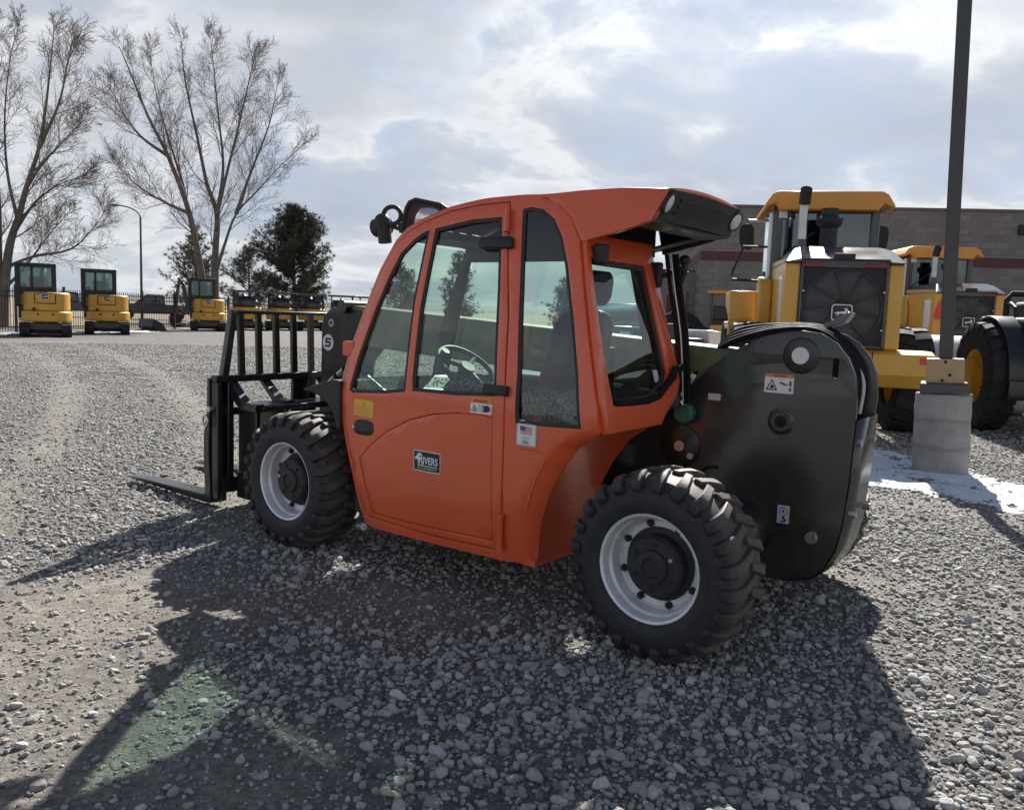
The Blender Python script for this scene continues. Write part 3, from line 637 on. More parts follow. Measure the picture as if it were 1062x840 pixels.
d.poly([(-.026, .032), (.036, .032), (.034, .018), (-.008, .018), (-.009, .010), (.020, .010), (.031, .002), (.027, -.022), (.016, -.031), (-.036, -.031), (-.033, -.017), (.008, -.017), (.012, -.013), (.013, -.006), (.008, -.004), (-.028, -.004)], M['inkblack']); d.build('round_badge', boom)
d = Decal(FB(2.992, 1.243)); d.disc(0, 0, .026, M['decgrey']).disc(0, 0, .014, M['matte']); d.build('round_tag', boom)
mb = MB(); mb.cyl((2.30, -1.06, .62), (2.95, -1.06, .95), .045, 14); mb.build('tilt_cylinder', M['black'], boom)
mb = MB(); mb.tube(bez([(2.70, -.93, 1.10), (2.78, -.92, .98), (2.90, -.93, .90), (3.05, -.95, .78)]), .014, 8); mb.build('coupler_hose', M['hose'], boom)
for u, z in ((2.86, .915), (2.95, .855)):
    mb = MB(); mb.cyl((u - .03, -.925, z + .02), (u + .03, -.93, z - .02), .022, 10); mb.build('hydraulic_coupler', M['steel'], boom)

# ---- fork carriage
mb = MB(); v0, v1 = -.265, -1.535
mb.b2((3.31, v0, .835), (3.38, v1, .880)); mb.b2((3.30, v0, .06), (3.37, v0 - .035, .836)); mb.b2((3.30, v1, .06), (3.37, v1 + .035, .836))
mb.b2((3.30, v0 - .08, .10), (3.36, v0 - .125, .836)); mb.b2((3.31, v0, .615), (3.37, v1, .665)); mb.b2((3.30, v0, .10), (3.36, v1, .20))
car = mb.build('fork_carriage', M['black'], TH, bevel=.006)
mb = MB(); mb.b2((3.02, -.62, .12), (3.30, -.585, .70)); mb.b2((3.02, -1.24, .12), (3.30, -1.205, .70)); mb.b2((3.02, -1.2, .665), (3.26, -.42, .70)); mb.b2((3.08, -1.2, .20), (3.20, -.62, .60)); mb.b2((3.15, -.54, .06), (3.29, -.40, .24)); mb.b2((3.10, -.455, .10), (3.30, -.42, .70)); mb.build('quick_hitch', M['black'], car, bevel=.008)
for v in (-.40, -.66, -1.14, -1.40):
    mb = MB(); mb.prism([(3.33, .84), (3.38, .84), (3.38, .795), (3.20, .66), (3.03, .66), (3.03, .71), (3.17, .71)] if abs(v + .9) > .3 else [(3.33, .84), (3.37, .84), (3.20, .69), (3.06, .69), (3.06, .72), (3.17, .725)], lambda p, q, t: (p, t, q), v - .035, v + .035); mb.build('hitch_brace', M['black'], car, bevel=.004)
mb = MB(); mb.prism([(3.30, .60), (3.40, .60), (3.40, .84), (3.30, .84)], lambda p, q, t: (p, t, q), -1.0, -1.07); mb.build('fork_hanger', M['black'], car, bevel=.005)
mb = MB(); gz = 1.306
for s in (0, 1):
    mir_ = lambda v: v if not s else -1.80 - v
    mb.prism([(-.315, .875), (-.365, .875), (-.43, 1.30), (-.385, 1.30)], lambda p, q, t: (t, mir_(p), q), 3.315, 3.365)
mb.b2((3.318, -.385, 1.283), (3.362, -1.415, 1.308)); guard = mb.build('load_guard', M['black'], car, bevel=.006)
for v in (-.475, -.615, -.757, -.905, -1.056, -1.205, -1.345):
    mb = MB(); mb.prism([(v - .022, .878), (v + .022, .878), (v + .032, 1.285), (v - .008, 1.285)], lambda p, q, t: (t, p, q), 3.325, 3.355); mb.build('guard_bar', M['black'], guard, bevel=.003)
for vc, tip in ((-.315, 4.49), (-.985, 4.68)):
    mb = MB(); w = .062
    sh = [(3.375, .86), (3.40, .86), (3.41, .62), (3.445, .48), (3.445, .26), (3.43, .10), (3.445, .085), (3.50, .078), (tip - .25, .066), (tip, .048), (tip, .036), (3.42, .026), (3.365, .03), (3.372, .16), (3.385, .30), (3.385, .46), (3.375, .56)]
    mb.prism(sh, lambda p, q, t: (p, vc + t * (1 if p < tip - .01 else .62), q), -w, w); fk = mb.build('fork', M['black'], car, bevel=.005)
    mb = MB(); mb.tube([Vector((3.39, vc + .07 + .0 * a, .58)) + Vector((.028 * math.cos(a), .012, .036 * math.sin(a))) for a in [2 * PI * i / 16 for i in range(17)]], .008, 8, caps=False); mb.cyl((3.36, vc + .05, .66), (3.36, vc + .08, .66), .02, 12); mb.build('fork_lock_pin', M['steel'], fk)

# ================================================================== SETTING
def ground_z(x, y):
    r = math.hypot(x, y); k = max(0, min(1, (28 - r) / 12))
    if k <= 0: return 0.
    z = .020 * mnoise.noise((x * .45, y * .45, 1.3)) + .010 * mnoise.noise((x * 1.7, y * 1.7, 4.1)) + .006 * mnoise.noise((x * 5, y * 5, 9.))
    z += .016 * math.sin((x * .42 + y * .9 - .6) * 3.2) * max(0, mnoise.noise((x * .3, y * .3, 7.7))) if r > 4 else 0
    for u, v in ((0, -.15), (2.27, -.15), (0, -1.65), (2.27, -1.65)):
        c, s = math.cos(R_(142.562)), math.sin(R_(142.562)); wx, wy = .543 + u * c - v * s, 3.131 + u * s + v * c
        z *= min(1, max(0, (math.hypot(x - wx, y - wy) - .1) / .5))
    return z * k
def sparse(x, y):                      # 0 = stony, 1 = bare packed dirt
    a = mnoise.noise((x * .55 + 3.1, y * .55, 2.2)) + .5 * mnoise.noise((x * 1.5, y * 1.5, 5.))
    p = math.exp(-(((x + 1.75) / .55) ** 2 + ((y - 3.0) / .75) ** 2)) * 1.1 + math.exp(-(((x + 1.3) / .5) ** 2 + ((y - 2.2) / .35) ** 2)) * .9
    p += math.exp(-(((x - 2.0) / .5) ** 2 + ((y - 2.7) / .5) ** 2)) * .8
    trk = .62 * math.exp(-((x + 2.9 + (y - 8) * .42 + .012 * (y - 8) ** 2) / .28) ** 2) + .62 * math.exp(-((x + 4.5 + (y - 8) * .45 + .012 * (y - 8) ** 2) / .30) ** 2) if 4.5 < y < 26 else 0.
    far = max(0, min(1, (math.hypot(x, y) - 4.5) / 5)); return max(0, min(1, (.27 + 1.0 * a * (1 - .55 * far) + p * .30 * (1 - .5 * far)) * (1 - .45 * far) + trk))
n = 330; mb = MB()
def warp(s, c): return c + math.copysign(9 * abs(s) + 30 * abs(s) ** 3 + 4000 * abs(s) ** 9, s)
us = [warp(-1 + 2 * i / n, 0) for i in range(n + 1)]; vs_ = [warp(-1 + 2 * i / n, 5) for i in range(n + 1)]
mb.grid(lambda x, y: (x, y, ground_z(x, y)), us, vs_)

gm, nt, b = nodes('gravel_lot')
geo = nt.nodes.new('ShaderNodeNewGeometry'); pos = geo.outputs['Position']
va = tex(nt, 'ShaderNodeTexVoronoi', 26., pos, feature='F1'); vb = tex(nt, 'ShaderNodeTexVoronoi', 26., pos, feature='DISTANCE_TO_EDGE')
va2 = tex(nt, 'ShaderNodeTexVoronoi', 62., pos, feature='F1'); vb2 = tex(nt, 'ShaderNodeTexVoronoi', 62., pos, feature='DISTANCE_TO_EDGE')
big = tex(nt, 'ShaderNodeTexNoise', .55, pos, Detail=6.0, Roughness=.62); med = tex(nt, 'ShaderNodeTexNoise', 3.2, pos, Detail=5.0); fine = tex(nt, 'ShaderNodeTexNoise', 90., pos, Detail=4.0)
STOPS = [(.0, (.09, .09, .092)), (.3, (.17, .167, .162)), (.55, (.27, .262, .25)), (.8, (.37, .355, .33)), (1., (.52, .505, .48))]
va3 = tex(nt, 'ShaderNodeTexVoronoi', 14., pos, feature='F1')
sc1 = ramp(nt, va.outputs['Color'], STOPS); sc2 = ramp(nt, va2.outputs['Color'], STOPS)
ba = nt.nodes.new('ShaderNodeAttribute'); ba.attribute_name = 'bare'; bare = ramp(nt, ba.outputs['Fac'], [(.30, 0.), (.85, 1.)])
soil = mixc(nt, bare, ramp(nt, med.outputs['Fac'], [(.3, (.045, .042, .040)), (.7, (.085, .078, .071))]), ramp(nt, med.outputs['Fac'], [(.3, (.22, .190, .155)), (.7, (.32, .28, .23))]))
soil = mixc(nt, .30, soil, ramp(nt, fine.outputs['Fac'], [(.35, (.05, .044, .038)), (.65, (.22, .195, .165))]))
grit = tex(nt, 'ShaderNodeTexNoise', 34., pos, Detail=6.0, Roughness=.75)
# round pebbles: the distance to the cell centre, its size drawn per cell, so soil shows between them
def pebbles(v, thr):
    q = nt.nodes.new('ShaderNodeSeparateColor'); nt.links.new(v.outputs['Color'], q.inputs[0])
    r = nt.nodes.new('ShaderNodeMath'); r.operation = 'MULTIPLY_ADD'; r.inputs[1].default_value = .42; r.inputs[2].default_value = thr; nt.links.new(q.outputs[2], r.inputs[0])
    g_ = nt.nodes.new('ShaderNodeMath'); g_.operation = 'SUBTRACT'; nt.links.new(r.outputs[0], g_.inputs[0]); nt.links.new(v.outputs['Distance'], g_.inputs[1])
    return ramp(nt, g_.outputs[0], [(.0, 0.), (.10, 1.)]), g_.outputs[0]
for v in (va, va2): v.inputs['Randomness'].default_value = 1.
f2, h2 = pebbles(va2, .12); f1, h1 = pebbles(va, .06)
cov = ramp(nt, ba.outputs['Fac'], [(.30, 1.), (.85, .30)])
def mul(a_, b_):
    n_ = nt.nodes.new('ShaderNodeMath'); n_.operation = 'MULTIPLY'
    for i_, v_ in ((0, a_), (1, b_)):
        if hasattr(v_, 'is_output'): nt.links.new(v_, n_.inputs[i_])
        else: n_.inputs[i_].default_value = v_
    return n_.outputs[0]
c = mixc(nt, mul(f2, cov), soil, sc2)
c = mixc(nt, mul(f1, cov), c, sc1)
c = mixc(nt, .30, c, ramp(nt, grit.outputs['Fac'], [(.40, (.045, .042, .04)), (.60, (.34, .32, .29))]))
spk = tex(nt, 'ShaderNodeTexNoise', 9., pos, Detail=8.0, Roughness=.85)
c = mixc(nt, 1., c, ramp(nt, spk.outputs['Fac'], [(.34, (.55, .55, .56)), (.5, (1.15, 1.15, 1.15)), (.66, (1.7, 1.68, 1.64))]), 'MULTIPLY')
c = mixc(nt, ramp(nt, tex(nt, 'ShaderNodeTexNoise', .16, pos, Detail=5.0, Roughness=.6).outputs['Fac'], [(.42, .30), (.6, 0.)]), c, (.06, .055, .05))
nt.links.new(c, b.inputs['Base Color']); b.inputs['Roughness'].default_value = .9
hh = nt.nodes.new('ShaderNodeMath'); hh.operation = 'ADD'; nt.links.new(mul(f1, .8), hh.inputs[0]); nt.links.new(mul(f2, .4), hh.inputs[1])
h3 = nt.nodes.new('ShaderNodeMath'); h3.operation = 'ADD'; nt.links.new(hh.outputs[0], h3.inputs[0]); nt.links.new(mul(grit.outputs['Fac'], .8), h3.inputs[1])
bump(nt, b, h3.outputs[0], .9, .016)
gg = structure('gravel_ground', mb, gm, smooth=60, recalc=False)
at = gg.data.attributes.new('bare', 'FLOAT', 'POINT'); at.data.foreach_set('value', [sparse(v[0], v[1]) if abs(v[0]) < 40 and abs(v[1]) < 45 else .3 for v in mb.v])

# loose stones really lying on it
sm, nt, b = nodes('loose_stone')
oi = nt.nodes.new('ShaderNodeObjectInfo'); co = coord(nt)
nz = tex(nt, 'ShaderNodeTexNoise', 2.2, co, Detail=6.0, Roughness=.65)
c = ramp(nt, oi.outputs['Random'], [(.0, (.18, .177, .178)), (.2, (.36, .352, .345)), (.45, (.48, .465, .435)), (.65, (.54, .515, .475)), (.8, (.38, .335, .285)), (.9, (.49, .485, .49)), (1., (.68, .67, .64))])
c = mixc(nt, ramp(nt, nz.outputs['Fac'], [(.4, 0.), (.75, .4)]), c, (.16, .14, .12))
nt.links.new(c, b.inputs['Base Color']); b.inputs['Roughness'].default_value = .78
bump(nt, b, nz.outputs['Fac'], .5, .15)
pts = []; rots = []; scl = []; var = []
for r0, r1, dens, rmin in ((1.2, 3.2, 2300, .0040), (3.2, 6, 2200, .0045), (6, 10, 1300, .007), (10, 18, 450, .010), (18, 28, 140, .014)):
    al, ar = (1.25, 1.25) if r1 < 11 else (.95, 1.1)
    N = int(dens * .5 * (r1 * r1 - r0 * r0) * (al + ar))
    rr = np.sqrt(rng.uniform(r0 * r0, r1 * r1, N)); aa = rng.uniform(-al, ar, N); keep = rng.random(N)
    sz = np.clip(rng.lognormal(math.log(.0073), .46, N), rmin, .025)
    for i in range(N):
        x, y = rr[i] * math.sin(aa[i]), rr[i] * math.cos(aa[i])
        s = sparse(x, y)
        if keep[i] < s * .88: continue
        k = sz[i] * (1 if s < .5 else .8)
        pts.append((x, y, ground_z(x, y) + k * .30))
        rots.append((rng.normal(0, .35), rng.normal(0, .35), rng.uniform(0, 6.28)))
        scl.append((k * rng.uniform(1.0, 1.45), k * rng.uniform(.8, 1.08), k * rng.uniform(.55, .92))); var.append(int(rng.integers(0, 10)))
me = bpy.data.meshes.new('loose_stones'); me.from_pydata(pts, [], [])
for nm, ty, dat in (('rot', 'FLOAT_VECTOR', rots), ('scl', 'FLOAT_VECTOR', scl)):
    a = me.attributes.new(nm, ty, 'POINT'); a.data.foreach_set('vector', np.array(dat, np.float32).ravel())
a = me.attributes.new('var', 'INT', 'POINT'); a.data.foreach_set('value', np.array(var, np.int32))
me.materials.append(sm)
so = bpy.data.objects.new('loose_stones', me); COL.objects.link(so); tag(so, kind='stuff')
gt = bpy.data.node_groups.new('scatter', 'GeometryNodeTree')
gt.interface.new_socket('Geometry', in_out='INPUT', socket_type='NodeSocketGeometry'); gt.interface.new_socket('Geometry', in_out='OUTPUT', socket_type='NodeSocketGeometry')
gi = gt.nodes.new('NodeGroupInput'); go = gt.nodes.new('NodeGroupOutput'); L = gt.links.new
g2i = gt.nodes.new('GeometryNodeGeometryToInstance')
for k in range(9, -1, -1):
    ico = gt.nodes.new('GeometryNodeMeshIcoSphere'); ico.inputs['Radius'].default_value = 1.; ico.inputs['Subdivisions'].default_value = 3 if k < 7 else 2
    p = gt.nodes.new('GeometryNodeInputPosition'); ns = gt.nodes.new('ShaderNodeTexNoise'); ns.noise_dimensions = '4D'; ns.inputs['W'].default_value = k * 7.3 + .5; ns.inputs['Scale'].default_value = .6; ns.inputs['Detail'].default_value = 1.2
    L(p.outputs[0], ns.inputs['Vector'])
    sb = gt.nodes.new('ShaderNodeVectorMath'); sb.operation = 'SUBTRACT'; sb.inputs[1].default_value = (.5, .5, .5); L(ns.outputs['Color'], sb.inputs[0])
    ml = gt.nodes.new('ShaderNodeVectorMath'); ml.operation = 'SCALE'; ml.inputs['Scale'].default_value = 1.3; L(sb.outputs[0], ml.inputs[0])
    # a few flat chips: clamp the stone against two planes
    sp = gt.nodes.new('GeometryNodeSetPosition'); L(ico.outputs[0], sp.inputs['Geometry']); L(ml.outputs[0], sp.inputs['Offset'])
    p2 = gt.nodes.new('GeometryNodeInputPosition'); sn = gt.nodes.new('ShaderNodeVectorMath'); sn.operation = 'MINIMUM'; rg = random.Random(k); sn.inputs[1].default_value = (rg.uniform(.7, 1.1), rg.uniform(.65, 1.1), rg.uniform(.6, 1.)); L(p2.outputs[0], sn.inputs[0])
    s2 = gt.nodes.new('ShaderNodeVectorMath'); s2.operation = 'MAXIMUM'; s2.inputs[1].default_value = (-rg.uniform(.7, 1.1), -rg.uniform(.65, 1.1), -2); L(sn.outputs[0], s2.inputs[0])
    sp2 = gt.nodes.new('GeometryNodeSetPosition'); L(sp.outputs[0], sp2.inputs['Geometry']); L(s2.outputs[0], sp2.inputs['Position'])
    ss = gt.nodes.new('GeometryNodeSetShadeSmooth'); ss.inputs['Shade Smooth'].default_value = k < 7; L(sp2.outputs[0], ss.inputs[0])
    smn = gt.nodes.new('GeometryNodeSetMaterial'); smn.inputs['Material'].default_value = sm; L(ss.outputs[0], smn.inputs[0])
    L(smn.outputs[0], g2i.inputs[0])
iop = gt.nodes.new('GeometryNodeInstanceOnPoints'); iop.inputs['Pick Instance'].default_value = True
def attr(nm, ty):
    a = gt.nodes.new('GeometryNodeInputNamedAttribute'); a.data_type = ty; a.inputs['Name'].default_value = nm; return a.outputs['Attribute']
L(gi.outputs[0], iop.inputs['Points']); L(g2i.outputs[0], iop.inputs['Instance']); L(attr('var', 'INT'), iop.inputs['Instance Index']); L(attr('scl', 'FLOAT_VECTOR'), iop.inputs['Scale'])
er = gt.nodes.new('FunctionNodeEulerToRotation'); L(attr('rot', 'FLOAT_VECTOR'), er.inputs[0]); L(er.outputs[0], iop.inputs['Rotation']); L(iop.outputs[0], go.inputs[0])
so.modifiers.new('Scatter', 'NODES').node_group = gt

# snow left in the shade of the lamp footing, and a thin strip along the fence
snow = pmat('old_snow', (.66, .69, .74), .7, var=.10, scale=14, dust=.7, dustcol=(.34, .32, .29), bmp=.8)
def snow_patch(name, poly, h, step, seed):
    mb = MB(); xs = [p[0] for p in poly]; ys = [p[1] for p in poly]
    def inside(x, y):
        c = False
        for i in range(len(poly)):
            (x1, y1), (x2, y2) = poly[i - 1], poly[i]
            if (y1 > y) != (y2 > y) and x < (x2 - x1) * (y - y1) / (y2 - y1) + x1: c = not c
        return c
    nx, ny = int((max(xs) - min(xs)) / step) + 2, int((max(ys) - min(ys)) / step) + 2; idx = {}
    def edge(x, y):
        best = 9.
        for i in range(len(poly)):
            (x1, y1), (x2, y2) = poly[i - 1], poly[i]; dx, dy = x2 - x1, y2 - y1
            t = max(0, min(1, ((x - x1) * dx + (y - y1) * dy) / (dx * dx + dy * dy))); best = min(best, math.hypot(x - x1 - t * dx, y - y1 - t * dy))
        return best if inside(x, y) else -best
    wd = 9 * step
    def depth(x, y):
        return min(.27, edge(x, y) / wd * .5) + .42 * mnoise.noise((x * 2.6, y * 2.6, seed)) + .38 * mnoise.noise((x * 8, y * 8, seed)) + .22 * mnoise.noise((x * 24, y * 24, seed))
    def P(i, j):
        if (i, j) not in idx:
            x, y = min(xs) + i * step, min(ys) + j * step; q = depth(x, y)
            idx[(i, j)] = len(mb.v); mb.v.append((x, y, ground_z(x, y) + h * max(-.3, min(1., q)) + .004)); mb.q.append(q)
        return idx[(i, j)]
    mb.q = []
    for i in range(-4, nx + 4):
        for j in range(-4, ny + 4):
            f = [P(i, j), P(i + 1, j), P(i + 1, j + 1), P(i, j + 1)]
            if sum(mb.q[k] for k in f) > 0: mb.f.append(f); mb.mi.append(0)
    return structure(name, mb, snow, smooth=80, recalc=False)
snow_patch('snow', [(3.02, 7.12), (3.3, 6.86), (3.6, 6.42), (3.95, 6.05), (4.5, 6.15), (5.3, 6.5), (5.2, 6.8), (4.55, 6.85), (4.5, 7.5), (4.2, 8.3), (4.05, 9.3), (3.5, 9.4), (3.2, 8.3)], .035, .020, 3.)
snow_patch('snow', [(-20, 24.5), (-17.6, 29), (-16.3, 33.5), (-14.8, 38), (-14.0, 41.2), (-14.9, 41.5), (-16.6, 37.8), (-17.9, 33), (-20.2, 27)], .06, .07, 5.)

mb = MB(); mb.pz([(-500, 10), (-26, 22), (-19.5, 27.5), (-17.4, 34), (-14.7, 41), (-9, 55), (0, 62), (200, 62), (1500, 900), (-1500, 900)], .0, .012)
field, nt, b = nodes('dry_prairie'); geo = nt.nodes.new('ShaderNodeNewGeometry'); n1 = tex(nt, 'ShaderNodeTexNoise', .06, geo.outputs[0], Detail=8.0, Roughness=.7); n2 = tex(nt, 'ShaderNodeTexNoise', 2.5, geo.outputs[0], Detail=6.0)
c = ramp(nt, n1.outputs['Fac'], [(.3, (.20, .155, .10)), (.5, (.27, .215, .145)), (.7, (.17, .14, .095))]); c = mixc(nt, .5, c, ramp(nt, n2.outputs['Fac'], [(.3, (.13, .10, .065)), (.7, (.32, .26, .18))])); nt.links.new(c, b.inputs['Base Color']); b.inputs['Roughness'].default_value = .95
structure('dry_field', mb, field, smooth=0)
mb = MB()
def hill(x, k): return 7 + 9 * (mnoise.noise((x * .0035, k, 2.)) + .4 * mnoise.noise((x * .011, k, 5.))) + 3
xs = [-1600 + 40 * i for i in range(86)]
mb.grid(lambda x, t: (x, 1100 + 260 * t, [-.5, hill(x, 1.) * .7, hill(x, 1.), -.5][int(t * 3 + .01)]), xs, [0, 1 / 3, 2 / 3, 1])
structure('hills', mb, pmat('hazed_hill', (.13, .145, .165), .95, var=.15, scale=.02), smooth=80)  # blue-grey of distance haze put into the hill colour

# ---- brick building behind, on the right
bt, nt, b = nodes('split_face_block'); co = coord(nt); sep = nt.nodes.new('ShaderNodeSeparateXYZ'); cmb = nt.nodes.new('ShaderNodeCombineXYZ'); nt.links.new(co, sep.inputs[0]); nt.links.new(sep.outputs[0], cmb.inputs[0]); nt.links.new(sep.outputs[2], cmb.inputs[1])
br = nt.nodes.new('ShaderNodeTexBrick'); nt.links.new(cmb.outputs[0], br.inputs[0])
for k, v in (('Color1', (.22, .19, .172, 1)), ('Color2', (.285, .25, .225, 1)), ('Mortar', (.16, .145, .13, 1)), ('Scale', 1.), ('Mortar Size', .008), ('Brick Width', .405), ('Row Height', .203)): br.inputs[k].default_value = v
nn = tex(nt, 'ShaderNodeTexNoise', 1.3, co, Detail=7.0); c = mixc(nt, ramp(nt, nn.outputs['Fac'], [(.3, .0), (.75, .35)]), br.outputs['Color'], (.10, .085, .075)); nt.links.new(c, b.inputs['Base Color']); b.inputs['Roughness'].default_value = .9
n5 = tex(nt, 'ShaderNodeTexNoise', 22., co, Detail=4.0); bump(nt, b, n5.outputs['Fac'], .6, .02)
redb = pmat('maroon_block', (.115, .05, .048), .85, var=.15, scale=5)
BA = math.atan(-.131)
bd = thing('block_building', 'long brown block building with dark red band, behind the loaders on the right', 'building', (5.95, 28 - .131 * 5.95, 0), BA)
mb = MB(); mb.b2((0, 0, 0), (60, 22, 4.98)); mb.build('wall', bt, bd)
mb = MB(); mb.b2((-1.15, 1.5, 0), (-.003, 20, 2.98)); mb.build('low_wing', bt, bd)
mb = MB(); mb.b2((-.01, -.012, 3.28), (60.01, .05, 3.58)); mb.b2((-.012, .05, 3.28), (.1, 22, 3.58)); mb.build('red_band', redb, bd)
mb = MB(); mb.b2((-.04, -.04, 4.98), (60.04, 22.04, 5.06)); mb.b2((-1.19, 1.46, 2.98), (-.045, 20, 3.04)); mb.build('parapet_cap', pmat('brown_metal_cap', (.12, .10, .09), .5), bd)
fr_ = MB(); fr_.b2((-.95, 1.44, 0), (-.35, 1.52, 2.2)); df = fr_.build('door', pmat('maroon_door', (.13, .02, .022), .5), bd); mb = MB(); mb.b2((-1.0, 1.42, 2.2), (-.30, 1.5, 2.32)); mb.b2((-1.0, 1.42, 0), (-.95, 1.5, 2.2)); mb.b2((-.35, 1.42, 0), (-.30, 1.5, 2.2)); mb.build('frame', pmat('tan_frame', (.25, .2, .14), .6), df)
for x in (9.5, 21, 34):
    mb = MB(); mb.b2((x, -.10, 4.3), (x + .25, -.003, 4.6)); mb.build('wall_light', M['matte'], bd, bevel=.02)

# ---- lamp pole on its concrete footing
conc, nt, b = nodes('cast_concrete'); co = coord(nt); a = tex(nt, 'ShaderNodeTexNoise', 3., co, Detail=8.0, Roughness=.65); a2 = tex(nt, 'ShaderNodeTexNoise', 40., co, Detail=4.0)
c = ramp(nt, a.outputs['Fac'], [(.3, (.20, .19, .18)), (.55, (.30, .285, .27)), (.75, (.24, .225, .21))]); wv = nt.nodes.new('ShaderNodeTexWave'); wv.bands_direction = 'Z'; wv.inputs['Scale'].default_value = 1.25; wv.inputs['Distortion'].default_value = 1.5; nt.links.new(co, wv.inputs[0])
c = mixc(nt, ramp(nt, wv.outputs['Fac'], [(.02, .4), (.10, 0.)]), c, (.13, .12, .11)); nt.links.new(c, b.inputs['Base Color']); b.inputs['Roughness'].default_value = .85; bump(nt, b, a2.outputs['Fac'], .35, .01)
lp = thing('light_pole', 'tall dark square light pole on a round concrete footing beside the snow', 'light pole', (4.06, 7.72, 0), R_(-8)); lp.rotation_euler = (0, R_(-2.0), R_(-27))
mb = MB(); mb.lathe([(.0001, -.1), (.240, -.1), (.240, .735), (.232, .752), (.0001, .752)], (0, 0, 0), 'z', 48); fo = mb.build('concrete_footing', conc, lp, smooth=40)
fm_ = fo.modifiers.new('Sub', 'SUBSURF'); fm_.subdivision_type = 'SIMPLE'; fm_.levels = fm_.render_levels = 4
ft = bpy.data.textures.new('chips', 'CLOUDS'); ft.noise_scale = .11; dm = fo.modifiers.new('Chips', 'DISPLACE'); dm.texture = ft; dm.strength = .022; dm.mid_level = .5
mb = MB(); mb.box((0, 0, .803), (.40, .40, .10)); mb.build('base_cover', pmat('bronze_cover', (.06, .055, .055), .45), lp, bevel=.012)
mb = MB(); mb.box((0, 0, .965), (.315, .315, .224)); sl = mb.build('pole_sleeve', pmat('tan_painted_steel', (.36, .25, .13), .5, dust=.2), lp, bevel=.008)
for x, z in ((0, 1.05), (-.02, .88), (.04, .93)):
    mb = MB(); mb.cyl((x, -.160, z), (x, -.156, z), .014, 12); mb.build('bolt_hole', M['dark'], sl)
mb = MB(); mb.box((0, 0, 4.55), (.118, .118, 6.95)); mb.build('pole', pmat('dark_bronze_pole', (.045, .043, .045), .42, var=.1, dust=.1), lp, bevel=.012)
mb = MB(); mb.box((0, -.35, 8.05), (.4, .75, .12)); mb.build('lamp_head', M['machgrey'], lp, bevel=.03)

# ================================================================== YELLOW WHEEL LOADERS (local X forward, rear grille at X = 0)
def tyre_mesh(name, R, W, rim, nl, mt, parent, rings=True, deep=.035):
    mb = MB(); h = W / 2
    pr = [(rim, -h * .8), (rim * 1.08, -h * .95), (R * .86, -h), (R * .95, -h * .88), (R * .97, -h * .6), (R * .97, h * .6), (R * .95, h * .88), (R * .86, h), (rim * 1.08, h * .95), (rim, h * .8)]
    mb.lathe(pr, (0, 0, 0), 'y', 48)
    for s in (-1, 1):
        for k in range(nl):
            a0 = 2 * PI * (k + (.5 if s > 0 else 0)) / nl; vs = []
            for y, da, w, r1 in ((.0, 0, .42, R), (.5, .18, .46, R), (.93, .34, .5, R * .985), (1.03, .36, .5, R * .88)):
                for r in (R * .93 if y < 1 else R * .80, r1):
                    for sg in (-1, 1):
                        a = a0 + (da + sg * w * .8) * 2 * PI / nl * .9; vs.append((r * math.cos(a), s * h * y, r * math.sin(a)))
            fs = [(0, 1, 3, 2), (12, 13, 15, 14)]
            for i in range(3):
                b = i * 4; c = b + 4; fs += [(b, b + 1, c + 1, c), (b + 2, b + 3, c + 3, c + 2), (b, b + 2, c + 2, c), (b + 1, b + 3, c + 3, c + 1)]
            mb.add(vs, fs)
    return mb.build(name, mt, parent, smooth=30)
def big_wheel(R, W, rim, parent, mrim, nl=20):
    mb = MB(); h = W / 2
    mb.lathe([(rim * 1.06, h * .84), (rim, h * .82), (rim * .93, h * .6), (rim * .9, h * .2), (rim * .5, h * .12), (rim * .3, h * .3), (rim * .3, h * .45), (.0001, h * .45)], (0, 0, 0), 'y', 40)
    mb.lathe([(rim * 1.06, -h * .84), (rim * .9, -h * .3), (.0001, -h * .3)], (0, 0, 0), 'y', 40)
    w = mb.build('wheel', mrim, parent, smooth=30); tyre_mesh('tyre', R, W, rim, nl, M['rubber'], w)
    for k in range(8):
        a = 2 * PI * k / 8; mb = MB(); mb.cyl((rim * .42 * math.cos(a), h * .12, rim * .42 * math.sin(a)), (rim * .42 * math.cos(a), h * .24, rim * .42 * math.sin(a)), .02, 6); mb.build('wheel_nut', M['machgrey'], w)
    return w
def ybox(name, a, b, m, parent, bevel=.03, seg=3):
    mb = MB(); mb.b2(a, b); return mb.build(name, m, parent, bevel=bevel, seg=seg)

